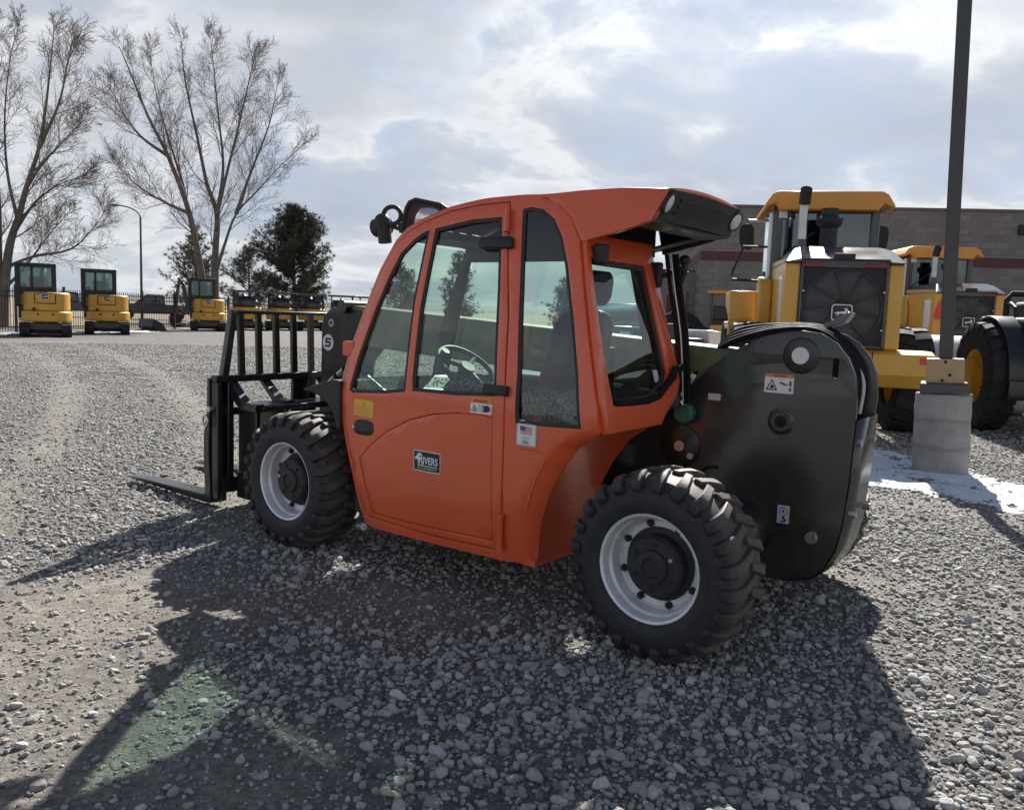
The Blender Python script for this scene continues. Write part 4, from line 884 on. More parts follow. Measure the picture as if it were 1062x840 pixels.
meshscr = screen('woven_screen', (.015, .015, .017), .42)
def make_loader():
    t = thing('wheel_loader', 'large yellow wheel loader seen from its grille, right behind the telehandler tower', 'wheel loader', group='yellow wheel loaders')
    mb = MB(); mb.py([(.62, .62), (.0, .62), (-.12, .78), (-.12, 1.02), (.05, 1.07), (.62, 1.07)], -1.08, 1.08); cw = mb.build('counterweight', M['yellow'], t, bevel=.03, seg=3)
    for y in (-.98, .98):
        mb = MB(); mb.b2((-.127, y - .09, .92), (-.120, y + .09, 1.0)); mb.build('reflector', M['refl'], cw)
    for y in (-.36, .36):
        mb = MB(); mb.b2((-.1225, y - .006, .70), (-.118, y + .006, 1.05)); mb.build('seam', M['dark'], cw)
    # hood: sides, top, grille
    mb = MB(); mb.py([(.02, 1.07), (1.75, 1.07), (1.75, 2.20), (.3, 2.16), (.02, 2.08)], .50, .68); mb.py([(.02, 1.07), (1.75, 1.07), (1.75, 2.20), (.3, 2.16), (.02, 2.08)], -.68, -.50); hd = mb.build('engine_hood', M['yellow'], t, bevel=.03, seg=3)
    mb = MB(); mb.b2((.25, .676, 1.35), (.55, .692, 1.95)); mb.build('side_vent', M['trimglare'], hd, bevel=.02)
    mb = MB(); HT = [(-.70, 2.09), (-.58, 2.26), (-.45, 2.31), (.45, 2.31), (.58, 2.26), (.70, 2.09), (.5, 2.09), (.48, 2.12), (-.48, 2.12), (-.5, 2.09)]; mb.prism(HT, lambda p, q, x: (x + (max(0, q - 2.12) * 2.2 if x < 0 else 0), p, q), -.04, 1.75); mb.build('hood_top', M['hoodtop'], hd, bevel=.03, seg=3)
    g = MB(); g.b2((.05, -.50, 1.07), (.09, .50, 2.12)); gr = g.build('grille', M['mesh'], t)
    mb = MB()
    for s in (-1, 1): mb.b2((.0, s * .47, 1.08), (.06, s * .50, 2.12))
    mb.b2((.0, -.47, 1.08), (.06, .47, 1.11)); mb.b2((.0, -.47, 2.03), (.06, .47, 2.12)); mb.build('grille_frame', M['machgrey'], gr, bevel=.008)
    for k in range(9):
        a = 2 * PI * k / 9 + .2; vs = [];
        mb = MB()
        for r, w, x0, x1 in ((.10, .06, .042, .03), (.26, .12, .046, .022), (.43, .17, .048, .018)):
            for s, x in ((-1, x0), (1, x1)): vs.append((x, r * math.cos(a) - s * w * math.sin(a), 1.56 + r * math.sin(a) + s * w * math.cos(a)))
        mb.add(vs, [(0, 1, 3, 2), (2, 3, 5, 4)]); mb.build('fan_blade', M['fan'], gr, solid=.006, smooth=60)
    mb = MB(); mb.add([(.012, -.47, 1.10), (.012, .47, 1.10), (.012, .47, 2.04), (.012, -.47, 2.04)], [(0, 1, 2, 3)]); mb.build('mesh_screen', meshscr, gr, smooth=0)
    mb = MB(); mb.lathe([(.445, .0), (.465, .0), (.465, .04), (.445, .04)], (.016, 0, 1.56), 'x', 48, close=True); mb.build('fan_shroud', M['machgrey'], gr)
    deer_badge(frame((-.002, 0, 1.50), (0, -1, 0), (0, 0, 1)), .12, gr, M['white'], M['inkblack'])
    for y in (-.36, .36): ybox('tail_lamp', (-.012, y - .13, 2.035), (.005, y + .13, 2.09), M['tail'], gr, .01)
    ybox('rear_camera', (-.06, -.10, 2.13), (-.035, .14, 2.20), M['matte'], gr, .015)
    for y in (-.46, .46):
        for z in (1.3, 1.75):
            mb = MB(); mb.cyl((-.006, y, z), (.0, y, z), .012, 8); mb.build('bolt', M['steel'], gr)
    mb = MB(); mb.cyl((.95, .40, 2.25), (.95, .40, 2.45), .075, 16, .06); mb.build('exhaust_base', M['machgrey'], t)
    mb = MB(); mb.tube([(.95, .40, 2.44), (.95, .40, 2.86), (.94, .40, 2.95), (.88, .40, 3.04)], .058, 16); ex = mb.build('exhaust_pipe', M['exhaust'], t)
    mb = MB(); mb.tube([(.945, .40, 2.90), (.92, .40, 3.0), (.85, .40, 3.08)], .075, 16); mb.build('exhaust_tip', M['matte'], ex)
    mb = MB(); mb.cyl((1.05, .06, 2.28), (1.05, .06, 2.62), .11, 20); mb.lathe([(.11, 2.60), (.16, 2.66), (.17, 2.72), (.13, 2.76), (.0001, 2.77)], (1.05, .06, 0), 'z', 24); mb.cyl((1.05, .06, 2.77), (1.05, .06, 2.86), .11, 20); mb.build('air_precleaner', M['matte'], t)
    # cab
    x0, x1, yc = 1.75, 3.05, .70
    mb = MB()
    for x in (x0, x1):
        for s in (-1, 1): mb.box((x, s * (yc - .06), 2.22), (.12, .12, 1.66))
    mb.b2((x0, -yc, 1.35), (x1, yc, 1.62)); mb.b2((x0 - .04, -yc, 2.92), (x1 + .04, yc, 3.03)); cab = mb.build('cab', M['machgrey'], t, bevel=.02)
    for a, b_ in (((x0 - .02, -.60, 1.62), (x0 - .012, .60, 2.92)), ((x1 - .004, -.60, 1.62), (x1 + .004, .60, 2.92))): ybox('cab_window', a, b_, M['cabglass'], cab, 0)
    ybox('cab_window', (x0 + .06, -.70, 1.62), (x1 - .06, -.692, 2.92), M['cabglass'], cab, 0)
    ybox('cab_window', (x0 + .06, .692, 1.62), (x1 - .06, .70, 2.92), M['cabglass'], cab, 0)
    ybox('door_glare_strip', (x0 - .02, .70, 1.40), (x0 + .10, .755, 2.90), M['trimglare'], cab, .02)  # white strip stands in for glare on the side door glass
    mb = MB(); mb.box((2.5, 0, 1.85), (.5, .55, .5)); mb.box((2.25, 0, 2.25), (.16, .52, .75)); mb.build('operator_seat', M['interior'], cab, bevel=.05)
    mb = MB(); mb.tube([(x0 - .03, .55, 2.3), (x0 - .03, .15, 2.62)], .012, 6); mb.build('wiper', M['matte'], cab)
    mb = MB(); mb.px([(-.64, 2.90), (-.70, 3.0), (-.83, 2.93), (-.85, 2.97), (-.75, 3.12), (-.67, 3.16), (.67, 3.16), (.75, 3.12), (.85, 2.97), (.83, 2.93), (.70, 3.0), (.64, 2.90)], x0 - .22, x1 + .12); mb.build('cab_roof', M['amber'], t, bevel=.03, seg=3)
    for s in (-1, 1):
        mb = MB(); mb.px(soften([(s * .86, 2.45), (s * 1.08, 2.5), (s * 1.10, 2.85), (s * .88, 2.88)], 2), 2.95, 3.02); mi = mb.build('mirror', M['matte'], t, bevel=.01); mb = MB(); mb.tube([(3.0, s * .70, 2.92), (3.0, s * .95, 2.92)], .022, 8); mb.build('mirror_arm', M['trimglare'], mi)
    mb = MB(); mb.tube([(1.85, .74, 2.42), (1.82, 1.08, 2.42), (1.80, 1.22, 2.05), (1.80, 1.22, 1.95), (1.82, .74, 1.93)], .018, 8); mb.build('handrail', M['matte'], t)
    ybox('rear_lamp', (x0 - .09, .52, 2.80), (x0 - .03, .64, 2.92), M['lamp'], t, .02)
    # platform, fender, front frame
    mb = MB(); mb.py([(1.45, 1.02), (1.95, 1.02), (1.95, 2.0), (1.55, 1.95), (1.45, 1.85)], .68, .86); mb.build('battery_box', M['yellow'], t, bevel=.03)
    mb = MB(); mb.py([(2.2, 1.02), (2.2, 1.40), (3.25, 1.58), (3.32, 1.72), (3.32, 1.80), (2.1, 1.80), (2.0, 1.40)], .84, 1.22); mb.build('front_fender', M['yellow'], t, bevel=.02)
    mb = MB(); mb.py([(2.2, 1.02), (2.2, 1.40), (3.25, 1.58), (3.32, 1.72), (3.32, 1.80), (2.1, 1.80), (2.0, 1.40)], -1.22, -.84); mb.build('front_fender', M['yellow'], t, bevel=.02)
    mb = MB(); mb.b2((1.75, .86, .55), (2.1, 1.10, .60)); mb.b2((1.75, .86, .85), (2.1, 1.08, .90)); mb.b2((1.75, .86, 1.15), (2.1, 1.06, 1.2)); mb.b2((1.74, .86, .5), (1.78, 1.1, 1.3)); mb.build('step_ladder', M['machgrey'], t, bevel=.01)
    mb = MB(); mb.b2((.5, -.45, .55), (4.4, .45, 1.10)); mb.b2((3.3, -.5, .6), (4.4, .5, 1.45)); mb.build('frame', M['yellow'], t, bevel=.04)
    mb = MB(); mb.py([(3.5, 1.55), (3.7, 1.75), (5.2, .75), (5.3, .45), (5.0, .45), (3.5, 1.35)], -.40, -.28); mb.py([(3.5, 1.55), (3.7, 1.75), (5.2, .75), (5.3, .45), (5.0, .45), (3.5, 1.35)], .28, .40); mb.build('lift_arm', M['yellow'], t, bevel=.02)
    mb = MB(); mb.py([(5.1, .9), (5.15, .35), (5.4, .05), (6.3, .02), (6.3, .05), (5.45, .12), (5.22, .38), (5.16, .9)], -1.25, 1.25); mb.build('bucket', M['yellow'], t, bevel=.01)
    w = big_wheel(.68, .44, .32, t, M['yrim']); w.location = (1.0, 1.0, .675)
    for x, y, rz in ((1.0, -1.0, PI), (3.75, 1.0, 0), (3.75, -1.0, PI)):
        c = copy_tree(w, t); c.location = (x, y, .675); c.rotation_euler = (0, R_(25 * x), rz)
    return t
ld = make_loader(); ld.location = (3.93, 10.05, 0); ld.rotation_euler = (0, 0, R_(90 - 11.6))
l2 = copy_tree(ld); l2['label'] = 'farther yellow wheel loader with a red triangle, partly behind the light pole'
l2.location = (9.35, 17.2, 0); l2.rotation_euler = (0, 0, R_(90 - 5.6))
d = MB(); p = [(-.012, .64, 1.62), (-.012, .40, 1.62), (-.012, .52, 1.92)]
mb = MB(); mb.px([(.70, 1.55), (.40, 1.55), (.36, 1.60), (.53, 1.95), (.57, 1.95), (.74, 1.60)], -.055, -.045); mb.build('warning_triangle', M['refl'], l2, bevel=.004)

# ---- black machine with a yellow rim, cut by the right edge
bk = thing('black_roller', 'black machine with a yellow wheel rim and curved fender at the right edge', 'roller', (7.03, 10.55, 0), R_(90 - 9))
w = big_wheel(.73, .35, .36, bk, M['yrim'], 22); w.location = (.62, .72, .73)
c = copy_tree(w, bk); c.location = (.62, -.72, .73); c.rotation_euler = (0, .3, PI)
mb = MB(); mb.py([(-.35, .52), (-.40, 1.15), (-.34, 1.42), (-.1, 1.52), (1.6, 1.55), (1.6, .52)], -.50, .50); mb.build('engine_cover', M['black'], bk, bevel=.05, seg=4)
mb = MB(); mb.px([(.50, .60), (.50, 1.48), (.30, 1.55), (-.30, 1.55), (-.5, 1.48), (-.5, .60)], -.46, -.40); mb.build('rear_door', M['black'], bk, bevel=.02)
mb = MB(); fn = lambda a: (.62 + .82 * math.cos(a), .73 + .82 * math.sin(a))
mb.grid(lambda k, y: (fn(R_(60 + 12 * k))[0], y, fn(R_(60 + 12 * k))[1]), range(11), [-.74, .74]); mb.grid(lambda z, y: (-.20, y, z), [.48, .73], [-.74, .74]); mb.build('rear_fender', M['black'], bk, solid=.03, bevel=.008)
mb = MB(); mb.tube([(.9, .42, 1.5), (.9, .42, 1.78), (.9, .36, 1.86), (.9, -.36, 1.86), (.9, -.42, 1.78), (.9, -.42, 1.5)], .04, 10); mb.tube([(.55, .42, 1.5), (.6, .42, 1.66), (.75, .42, 1.72), (.9, .42, 1.72)], .03, 8); mb.build('guard_rail', M['matte'], bk)
mb = MB(); mb.b2((.6, -.25, 1.5), (1.1, .25, 1.75)); mb.b2((.55, -.25, 1.7), (.66, .25, 2.0)); mb.build('operator_seat', M['interior'], bk, bevel=.04)
mb = MB(); mb.b2((1.6, -.35, .5), (2.6, .35, 1.2)); mb.build('front_frame', M['yellow'], bk, bevel=.05)
mb = MB(); mb.cyl((3.1, -.8, .62), (3.1, .8, .62), .62, 40); mb.build('drum', M['rim'], bk, bevel=.02)
mb = MB()
for s in (-1, 1): mb.b2((2.4, s * .84, .5), (3.9, s * .94, .75))
mb.b2((2.4, -.94, .5), (2.6, .94, .75)); mb.b2((3.75, -.94, .5), (3.9, .94, .75)); mb.build('drum_frame', M['yellow'], bk, bevel=.02)

# ---- small loader, spare tyre, white cart far behind, left of the big loader
sl = thing('compact_tractor', 'small distant yellow tractor loader with canopy, between building and big loader', 'tractor', (6.1, 24.2, 0), R_(75)); sl.scale = (.85, .85, .98)
mb = MB(); mb.b2((-1.2, -.45, .7), (1.5, .45, 1.25)); mb.py([(.5, 1.25), (1.6, 1.25), (1.6, 1.6), (.5, 1.75)], -.4, .4); mb.build('body', M['yellow'], sl, bevel=.05)
mb = MB(); mb.b2((-.95, -.6, 2.14), (.65, .6, 2.24)); mb.build('canopy', M['amber'], sl, bevel=.03)
for x in (-.85, .5):
    for y in (-.5, .5): mb = MB(); mb.b2((x - .04, y - .04, 1.2), (x + .04, y + .04, 2.14)); mb.build('canopy_post', M['machgrey'], sl)
mb = MB(); mb.b2((-.75, -.4, 1.2), (-.3, .4, 1.45)); mb.b2((-.85, -.4, 1.4), (-.7, .4, 1.8)); mb.build('seat', M['interior'], sl, bevel=.05)
mb = MB(); mb.b2((.6, -.42, 1.55), (1.25, .42, 1.78)); mb.build('bonnet', M['whitecar'], sl, bevel=.05)
w = big_wheel(.6, .36, .3, sl, M['yrim'], 18); w.location = (-.7, .72, .6)
for x, y, s, rz in ((-.7, -.72, 1, PI), (1.25, .66, .72, 0), (1.25, -.66, .72, PI)):
    c = copy_tree(w, sl); c.location = (x, y, .6 * s); c.scale = (s, s, s); c.rotation_euler = (0, .4, rz)
mb = MB(); mb.py([(1.8, .9), (1.9, .25), (2.2, .05), (2.7, .05), (2.0, .35), (1.92, .9)], -.85, .85); mb.build('bucket', M['yellow'], sl, bevel=.01)
def loose_tyre(label, loc, rot, R=.55):
    o = tyre_mesh('spare_tyre', R, .4, R * .5, 18, M['rubber'], None); o.location = loc; o.rotation_euler = rot; return tag(o, label, 'tyre')
loose_tyre('black spare tyre leaning against the building beside its maroon door', (4.85, 24.5, .80), (R_(-14), 0, R_(10)), .8)
ct = thing('utility_cart', 'small white hooded utility cart below the distant tractor, beyond the hoses', 'utility cart', (4.15, 18.6, 0), R_(20))
mb = MB(); mb.b2((-.9, -.6, .4), (.9, .6, .75)); mb.build('body', M['machgrey'], ct, bevel=.06)
mb = MB(); mb.py([(-.1, .75), (1.0, .72), (.95, .92), (.5, 1.08), (-.1, 1.14)], -.55, .55); mb.build('hood', M['whitecar'], ct, bevel=.06)
mb = MB(); mb.b2((-.6, -.5, .75), (-.2, .5, .95)); mb.b2((-.75, -.5, .8), (-.6, .5, 1.25)); mb.build('seat', M['seat'], ct, bevel=.04)
w = big_wheel(.33, .22, .17, ct, M['rim'], 14); w.location = (.6, .6, .33)
for x, y, rz in ((-.6, .6, 0), (.6, -.6, PI), (-.6, -.6, PI)): c = copy_tree(w, ct); c.location = (x, y, .33); c.rotation_euler = (0, .4, rz)
bo = MB(); bo.lathe([(.07, 0), (.07, 1.25), (.05, 1.31), (.0001, 1.33)], (0, 0, 0), 'z', 20); b_ = bo.build('bollard', M['whitecar'], None); b_.location = (4.25, 16.6, 0); tag(b_, 'thin white bollard standing by the front tyre of the big loader', 'bollard')

# ---- vehicles parked beyond
def make_pickup(mt):
    t = thing('pickup_truck', 'x', 'pickup')
    mb = MB(); mb.py([(-2.6, .55), (-2.65, 1.05), (-.7, 1.08), (2.55, 1.12), (2.7, .95), (2.7, .5), (2.3, .42), (-2.4, .45)], -.9, .9); mb.build('body', mt, t, bevel=.08, seg=3)
    mb = MB(); mb.prism([(-.8, 1.08), (-.7, 1.72), (.35, 1.76), (1.15, 1.10)], lambda p, q, y: (p, y * (1 if q < 1.3 else .86), q), -.84, .84); cab = mb.build('cab', mt, t, bevel=.05)
    for s in (-1, 1):
        mb = MB(); mb.prism([(-.62, 1.16), (-.58, 1.62), (.30, 1.66), (.88, 1.16)], lambda p, q, y: (p, s * (.852 - (q - 1.08) * .20 * (.7 if q < 1.3 else .86)) + y, q), -.004, .008); mb.build('side_window', M['cabglass'], cab)
    mb = MB(); mb.add([(1.14, -.78, 1.13), (1.14, .78, 1.13), (.42, .66, 1.72), (.42, -.66, 1.72)], [(0, 1, 2, 3)]); mb.build('windscreen', M['cabglass'], cab, solid=-.02)
    for x in (2.69, -2.66):
        for y in (-.72, .72): ybox('headlight' if x > 0 else 'tail_lamp', (x - .02, y - .14, .78), (x + .03, y + .14, .98), M['lamp'] if x > 0 else M['tail'], t, .02)
    w = big_wheel(.39, .25, .22, t, M['rim'], 24); w.location = (1.7, .80, .39)
    for x, y, rz in ((-1.6, .80, 0), (1.7, -.80, PI), (-1.6, -.80, PI)): c = copy_tree(w, t); c.location = (x, y, .39); c.rotation_euler = (0, .5, rz)
    return t
darkpaint = pmat('charcoal_car_paint', (.03, .032, .036), .25, coat=.6)
pk = make_pickup(darkpaint); pk.location = (-25.2, 58, 0); pk.rotation_euler = (0, 0, R_(200)); pk['label'] = 'dark pickup truck far beyond the fence, right of the street lamp base'; pk['group'] = 'dark pickups beyond the fence'
p2 = copy_tree(pk); p2.location = (-31.0, 58, 0); p2.rotation_euler = (0, 0, R_(192)); p2['label'] = 'dark pickup truck far beyond the fence, between the two leftmost excavators'
bp = make_pickup(M['bluecar']); bp.location = (3.2, 25, 0); bp.rotation_euler = (0, 0, R_(250)); bp['label'] = 'blue pickup truck seen through the rear window of the telehandler'

# ---- mini excavators in a row by the fence
def track(parent, y, L=1.0, R=.22, w=.30):
    mb = MB(); pr = []
    for i in range(13): a = R_(90 - 15 * i); pr.append((L - R + R * math.cos(a), R + R * math.sin(a)))
    for i in range(13): a = R_(270 - 15 * i); pr.append((-L + R + R * math.cos(a), R + R * math.sin(a)))
    mb.py(pr, y - w / 2, y + w / 2); t = mb.build('track', M['rubber'], parent, bevel=.015)
    for k in range(26):
        per = 2 * (2 * L - 2 * R) + 2 * PI * R; s = per * k / 26; s1 = 2 * L - 2 * R
        if s < s1: x, z, a = -L + R + s, 2 * R, 0
        elif s < s1 + PI * R: q = (s - s1) / R; x, z, a = L - R + R * math.sin(q), R + R * math.cos(q), q
        elif s < 2 * s1 + PI * R: x, z, a = L - R - (s - s1 - PI * R), 0, PI
        else: q = (s - 2 * s1 - PI * R) / R; x, z, a = -L + R - R * math.sin(q), R - R * math.cos(q), PI + q
        mb2 = MB(); mb2.box((x, y, max(z, .012)), (.05, w * 1.02, .03), Matrix.Rotation(a, 3, 'Y')); g.append((mb2.v, mb2.f))
    m3 = MB()
    for v, f in g[-26:]: m3.add(v, f)
    m3.build('track_pads', M['rubber'], t); return t
g = []
def excavator_base(t):
    for y in (-.62, .62): track(t, y)
    mb = MB(); mb.b2((-.55, -.5, .22), (.55, .5, .46)); mb.cyl((0, 0, .44), (0, 0, .56), .38, 24); mb.build('undercarriage', M['black'], t, bevel=.02)
    mb = MB(); mb.py([(1.05, .05), (1.12, .05), (1.16, .25), (1.08, .42), (1.02, .42), (1.08, .25)], -.8, .8); mb.b2((.5, -.4, .2), (1.06, -.3, .3)); mb.b2((.5, .3, .2), (1.06, .4, .3)); mb.build('dozer_blade', M['black'], t, bevel=.01)
def arc_body(x_r, w, z0, z1, n=14):       # rounded tail seen from behind
    return [(-x_r * math.cos(a) * .95, w * math.sin(a)) for a in [R_(-78 + 156 * i / n) for i in range(n + 1)]] + [(.45, w * .98), (.45, -w * .98)]
def boom_arm(t, y, m, reach=1.0):
    mb = MB(); mb.tube([(.75, y, .85), (1.0, y, 1.5), (1.25, y, 2.1), (1.75, y, 2.45)], [.12, .13, .13, .09], 4); bm_ = mb.build('boom', m, t, bevel=.015)
    mb = MB(); mb.tube([(1.65, y, 2.5), (1.95, y, 1.6), (2.05, y, .75)], [.07, .10, .07], 4); mb.build('arm', m, bm_, bevel=.01)
    mb = MB(); mb.tube([(.95, y, 1.05), (1.35, y, 1.75)], .05, 10); mb.tube([(1.3, y, 2.35), (1.85, y, 2.1)], .04, 10); mb.build('cylinder', M['machgrey'], bm_)
    mb = MB(); mb.py([(2.0, .75), (2.2, .6), (2.15, .2), (1.8, .08), (1.55, .25), (1.6, .30), (1.85, .2), (2.05, .35), (2.0, .6)], y - .3, y + .3); mb.build('bucket', M['black'], bm_, bevel=.01)
exglass = glass('smoked_glass', (.52, .61, .61), .8)
def make_excavator():
    t = thing('mini_excavator', 'x', 'excavator', group='cabbed mini excavators by the fence'); excavator_base(t)
    mb = MB(); mb.pz([(p * 1.02, q * 1.03) for p, q in arc_body(.88, .80, 0, 0)], .50, .86); h = mb.build('house', M['yellow'], t, bevel=.05, seg=3)
    mb = MB(); mb.pz([(p * .96, q * .965) for p, q in arc_body(.88, .80, 0, 0)], .86, 1.50); mb.build('engine_cover', M['yellow'], h, bevel=.07, seg=4)
    mb = MB(); mb.grid(lambda a, z: (-.862 * math.cos(R_(a)) * .95, .79 * math.sin(R_(a)) - 0, z), [-22, -11, 0, 11, 22], [1.13, 1.44]); mb.build('rear_door', M['yellow'], h, solid=.012, bevel=.004)
    mb = MB(); mb.tube([(-.858 * math.cos(R_(a)) * .95 - .012, .79 * math.sin(R_(a)), z) for a, z in ((-23, 1.12), (-23, 1.45), (-11, 1.45), (0, 1.45), (11, 1.45), (23, 1.45), (23, 1.12), (11, 1.12), (0, 1.12), (-11, 1.12), (-23, 1.12))], .012, 5); mb.build('door_seal', M['dark'], h)
    deer_badge(frame((-.852, 0, 1.35), (0, -1, 0), (0, 0, 1)), .11, h, M['white'], M['inkblack'])
    for y in (-.22, 0, .22): mb = MB(); mb.b2((-.83, y - .03, .73), (-.78, y + .03, .79)); mb.build('tie_down', M['dark'], h)
    mb = MB(); mb.cyl((-.83, .34, .93), (-.70, .34, .93), .045, 14); mb.build('exhaust', M['dark'], h)
    for z in (.80, 1.0, 1.2): mb = MB(); mb.b2((-.1, -.80, z), (.3, -.765, z + .13)); mb.build('side_vent', M['dark'], h, bevel=.01)
    # cab on the left
    mb = MB(); a, b_, y0, y1 = -.42, .75, -.27, .80
    for x in (a, b_):
        for y in (y0, y1): mb.box((x, y, 1.72), (.15, .15, 1.44))
    mb.b2((a - .08, y0 - .08, 2.33), (b_ + .08, y1 + .08, 2.46)); mb.b2((a, y0, .62), (b_, y1, 1.06)); mb.b2((a - .03, y0, 1.42), (a + .03, y1, 1.66)); mb.b2((a - .03, .34, 1.6), (a + .03, .42, 2.4)); cab = mb.build('cab', M['matte'], t, bevel=.03)
    for p, q in (((a - .008, y0, 1.5), (a, y1, 2.4)), ((b_, y0, 1.0), (b_ + .008, y1, 2.4)), ((a, y0 - .008, 1.5), (b_, y0, 2.4)), ((a, y1, 1.0), (b_, y1 + .008, 2.4))): ybox('cab_window', p, q, exglass, cab, 0)
    mb = MB(); mb.b2((-.2, .0, 1.0), (.25, .5, 1.3)); mb.b2((-.3, .02, 1.25), (-.16, .48, 2.02)); mb.b2((.3, -.2, 1.0), (.6, .0, 1.75)); mb.b2((.3, .55, 1.0), (.6, .72, 1.8)); mb.build('operator_seat', M['interior'], cab, bevel=.05)
    boom_arm(t, .05, M['machgrey']); return t
ex = make_excavator()
for i, (x, y, rz, lb) in enumerate(((-16.15, 28.6, 119, 'leftmost yellow mini excavator with closed cab, below the bare tree at the left edge'), (-15.85, 32.3, 116, 'second yellow mini excavator from the left, with closed cab, left of the street lamp'), (-14.7, 39.8, 112, 'third yellow mini excavator from the left, parked under the middle bare tree'))):
    o = ex if i == 0 else copy_tree(ex); o.location = (x, y, 0); o.rotation_euler = (0, 0, R_(rz)); o['label'] = lb
bs = [o for o in ex.children if o.name.startswith('boom')]
# the third one shows its boom standing out to the left
tb = [c for c in o.children if c.name.startswith('boom')][0]; tb.rotation_euler = (0, 0, R_(28)); tb.location = (.05, .42, 0)
def make_canopy():
    t = thing('canopy_excavator', 'x', 'excavator', group='canopy mini excavators behind the fork guard'); excavator_base(t)
    mb = MB(); mb.pz([(p * .9, q * .95) for p, q in arc_body(.88, .80, 0, 0)], .56, 1.18); h = mb.build('house', M['yellow'], t, bevel=.06, seg=4)
    for y in (-.4, .4): mb = MB(); mb.cyl((-.74, y, .92), (-.66, y, .92), .05, 12); mb.build('rear_lamp', M['dark'], h)
    mb = MB(); mb.ell((-.2, 0, 1.38), (.48, .62, .34)); mb.b2((.2, -.55, 1.1), (.5, .55, 1.75)); mb.b2((-.25, -.3, 1.3), (-.08, .3, 1.75)); mb.build('seat_cover', M['machgrey'], t, bevel=.03)
    mb = MB(); mb.b2((-.7, -.80, 1.93), (.85, .80, 2.03)); cp = mb.build('canopy', M['machgrey'], t, bevel=.025)
    for y in (-.6, .6): mb = MB(); mb.tube([(-.45, y, 1.1), (-.5, y, 1.6), (-.42, y, 2.0)], .035, 8); mb.tube([(.65, y, 1.1), (.68, y, 2.0)], .03, 8); mb.build('canopy_post', M['matte'], cp)
    boom_arm(t, 0, M['machgrey']); [setattr(q, 'scale', (1, 1, .76)) for q in t.children if q.name.startswith('boom')]; return t
cx = make_canopy()
for i, (x, y, lb) in enumerate(((-13.9, 43.0, 'canopy mini excavator nearest the third cabbed excavator, yellow tail behind the fork guard'), (-12.75, 45.2, 'second canopy mini excavator to the right of the cabbed ones, behind the fork guard'), (-11.5, 47.0, 'third canopy mini excavator in the row, in front of the tall pine'), (-10.2, 49.0, 'fourth canopy mini excavator in the row, beside the boom head'), (-8.9, 51.0, 'last canopy mini excavator at the right end of the row, over the boom head'))):
    o = cx if i == 0 else copy_tree(cx); o.location = (x, y, 0); o.rotation_euler = (0, 0, R_(112 - 3 * i)); o['label'] = lb
mb = MB(); mb.py([(-.35, .55), (-.42, .2), (-.25, .0), (.35, .0), (.4, .04), (-.2, .06), (-.34, .22), (-.28, .55)], -.5, .5); mb.py([(-.35, .55), (-.42, .2), (-.25, 0), (.35, 0), (.1, .35)], -.5, -.47); mb.py([(-.35, .55), (-.42, .2), (-.25, 0), (.35, 0), (.1, .35)], .47, .5)
bk_ = mb.build('digging_bucket', M['black'], None, bevel=.01); bk_.location = (-16.1, 37.0, 0); bk_.rotation_euler = (0, 0, R_(60)); tag(bk_, 'black digging bucket lying on the gravel between the second and third excavator', 'bucket')

# ---- fence
fn_ = thing('picket_fence', 'black metal picket fence running behind the row of excavators', 'fence', (-19.1, 25.5, 0))
fm = pmat('black_fence_paint', (.02, .02, .022), .5)
A, B = Vector((-19.1, 25.5, 0)), Vector((-12.0, 61.0, 0)); dv = (B - A).normalized(); nb = 15; bl = (B - A).length / nb; ang = math.atan2(dv.y, dv.x)
for k in range(nb + 1):
    p = dv * bl * k; mb = MB(); mb.box((p.x, p.y, .86), (.075, .075, 1.72)); mb.box((p.x, p.y, 1.735), (.095, .095, .03)); mb.build('fence_post', fm, fn_)
    if k == nb: break
    mb = MB(); rot = Matrix.Rotation(ang, 3, 'Z')
    for z in (.22, 1.32, 1.5): mb.box(p + dv * bl / 2 + Vector((0, 0, z)), (bl, .03, .035), rot)
    for i in range(1, 19): mb.box(p + dv * bl * i / 19 + Vector((0, 0, .87)), (.018, .018, 1.56), rot)
    mb.build('picket_panel', fm, fn_, smooth=0)
# ---- street lamp
sp = thing('street_lamp', 'tall thin street lamp with curved arm beyond the fence, left of the middle bare tree', 'street lamp', (-22.9, 51, 0))
mb = MB(); mb.tube([(0, 0, 0), (0, 0, 6.35)], [.085, .055], 10); mb.build('pole', M['machgrey'], sp)
mb = MB(); mb.tube(bez([(0, 0, 6.2), (-.12, 0, 6.55), (-.6, 0, 6.85), (-1.3, 0, 7.0)]), .04, 8); am = mb.build('arm', M['machgrey'], sp); mb = MB(); mb.ell((-1.55, 0, 6.98), (.32, .12, .07)); mb.build('lamp_head', M['machgrey'], am)

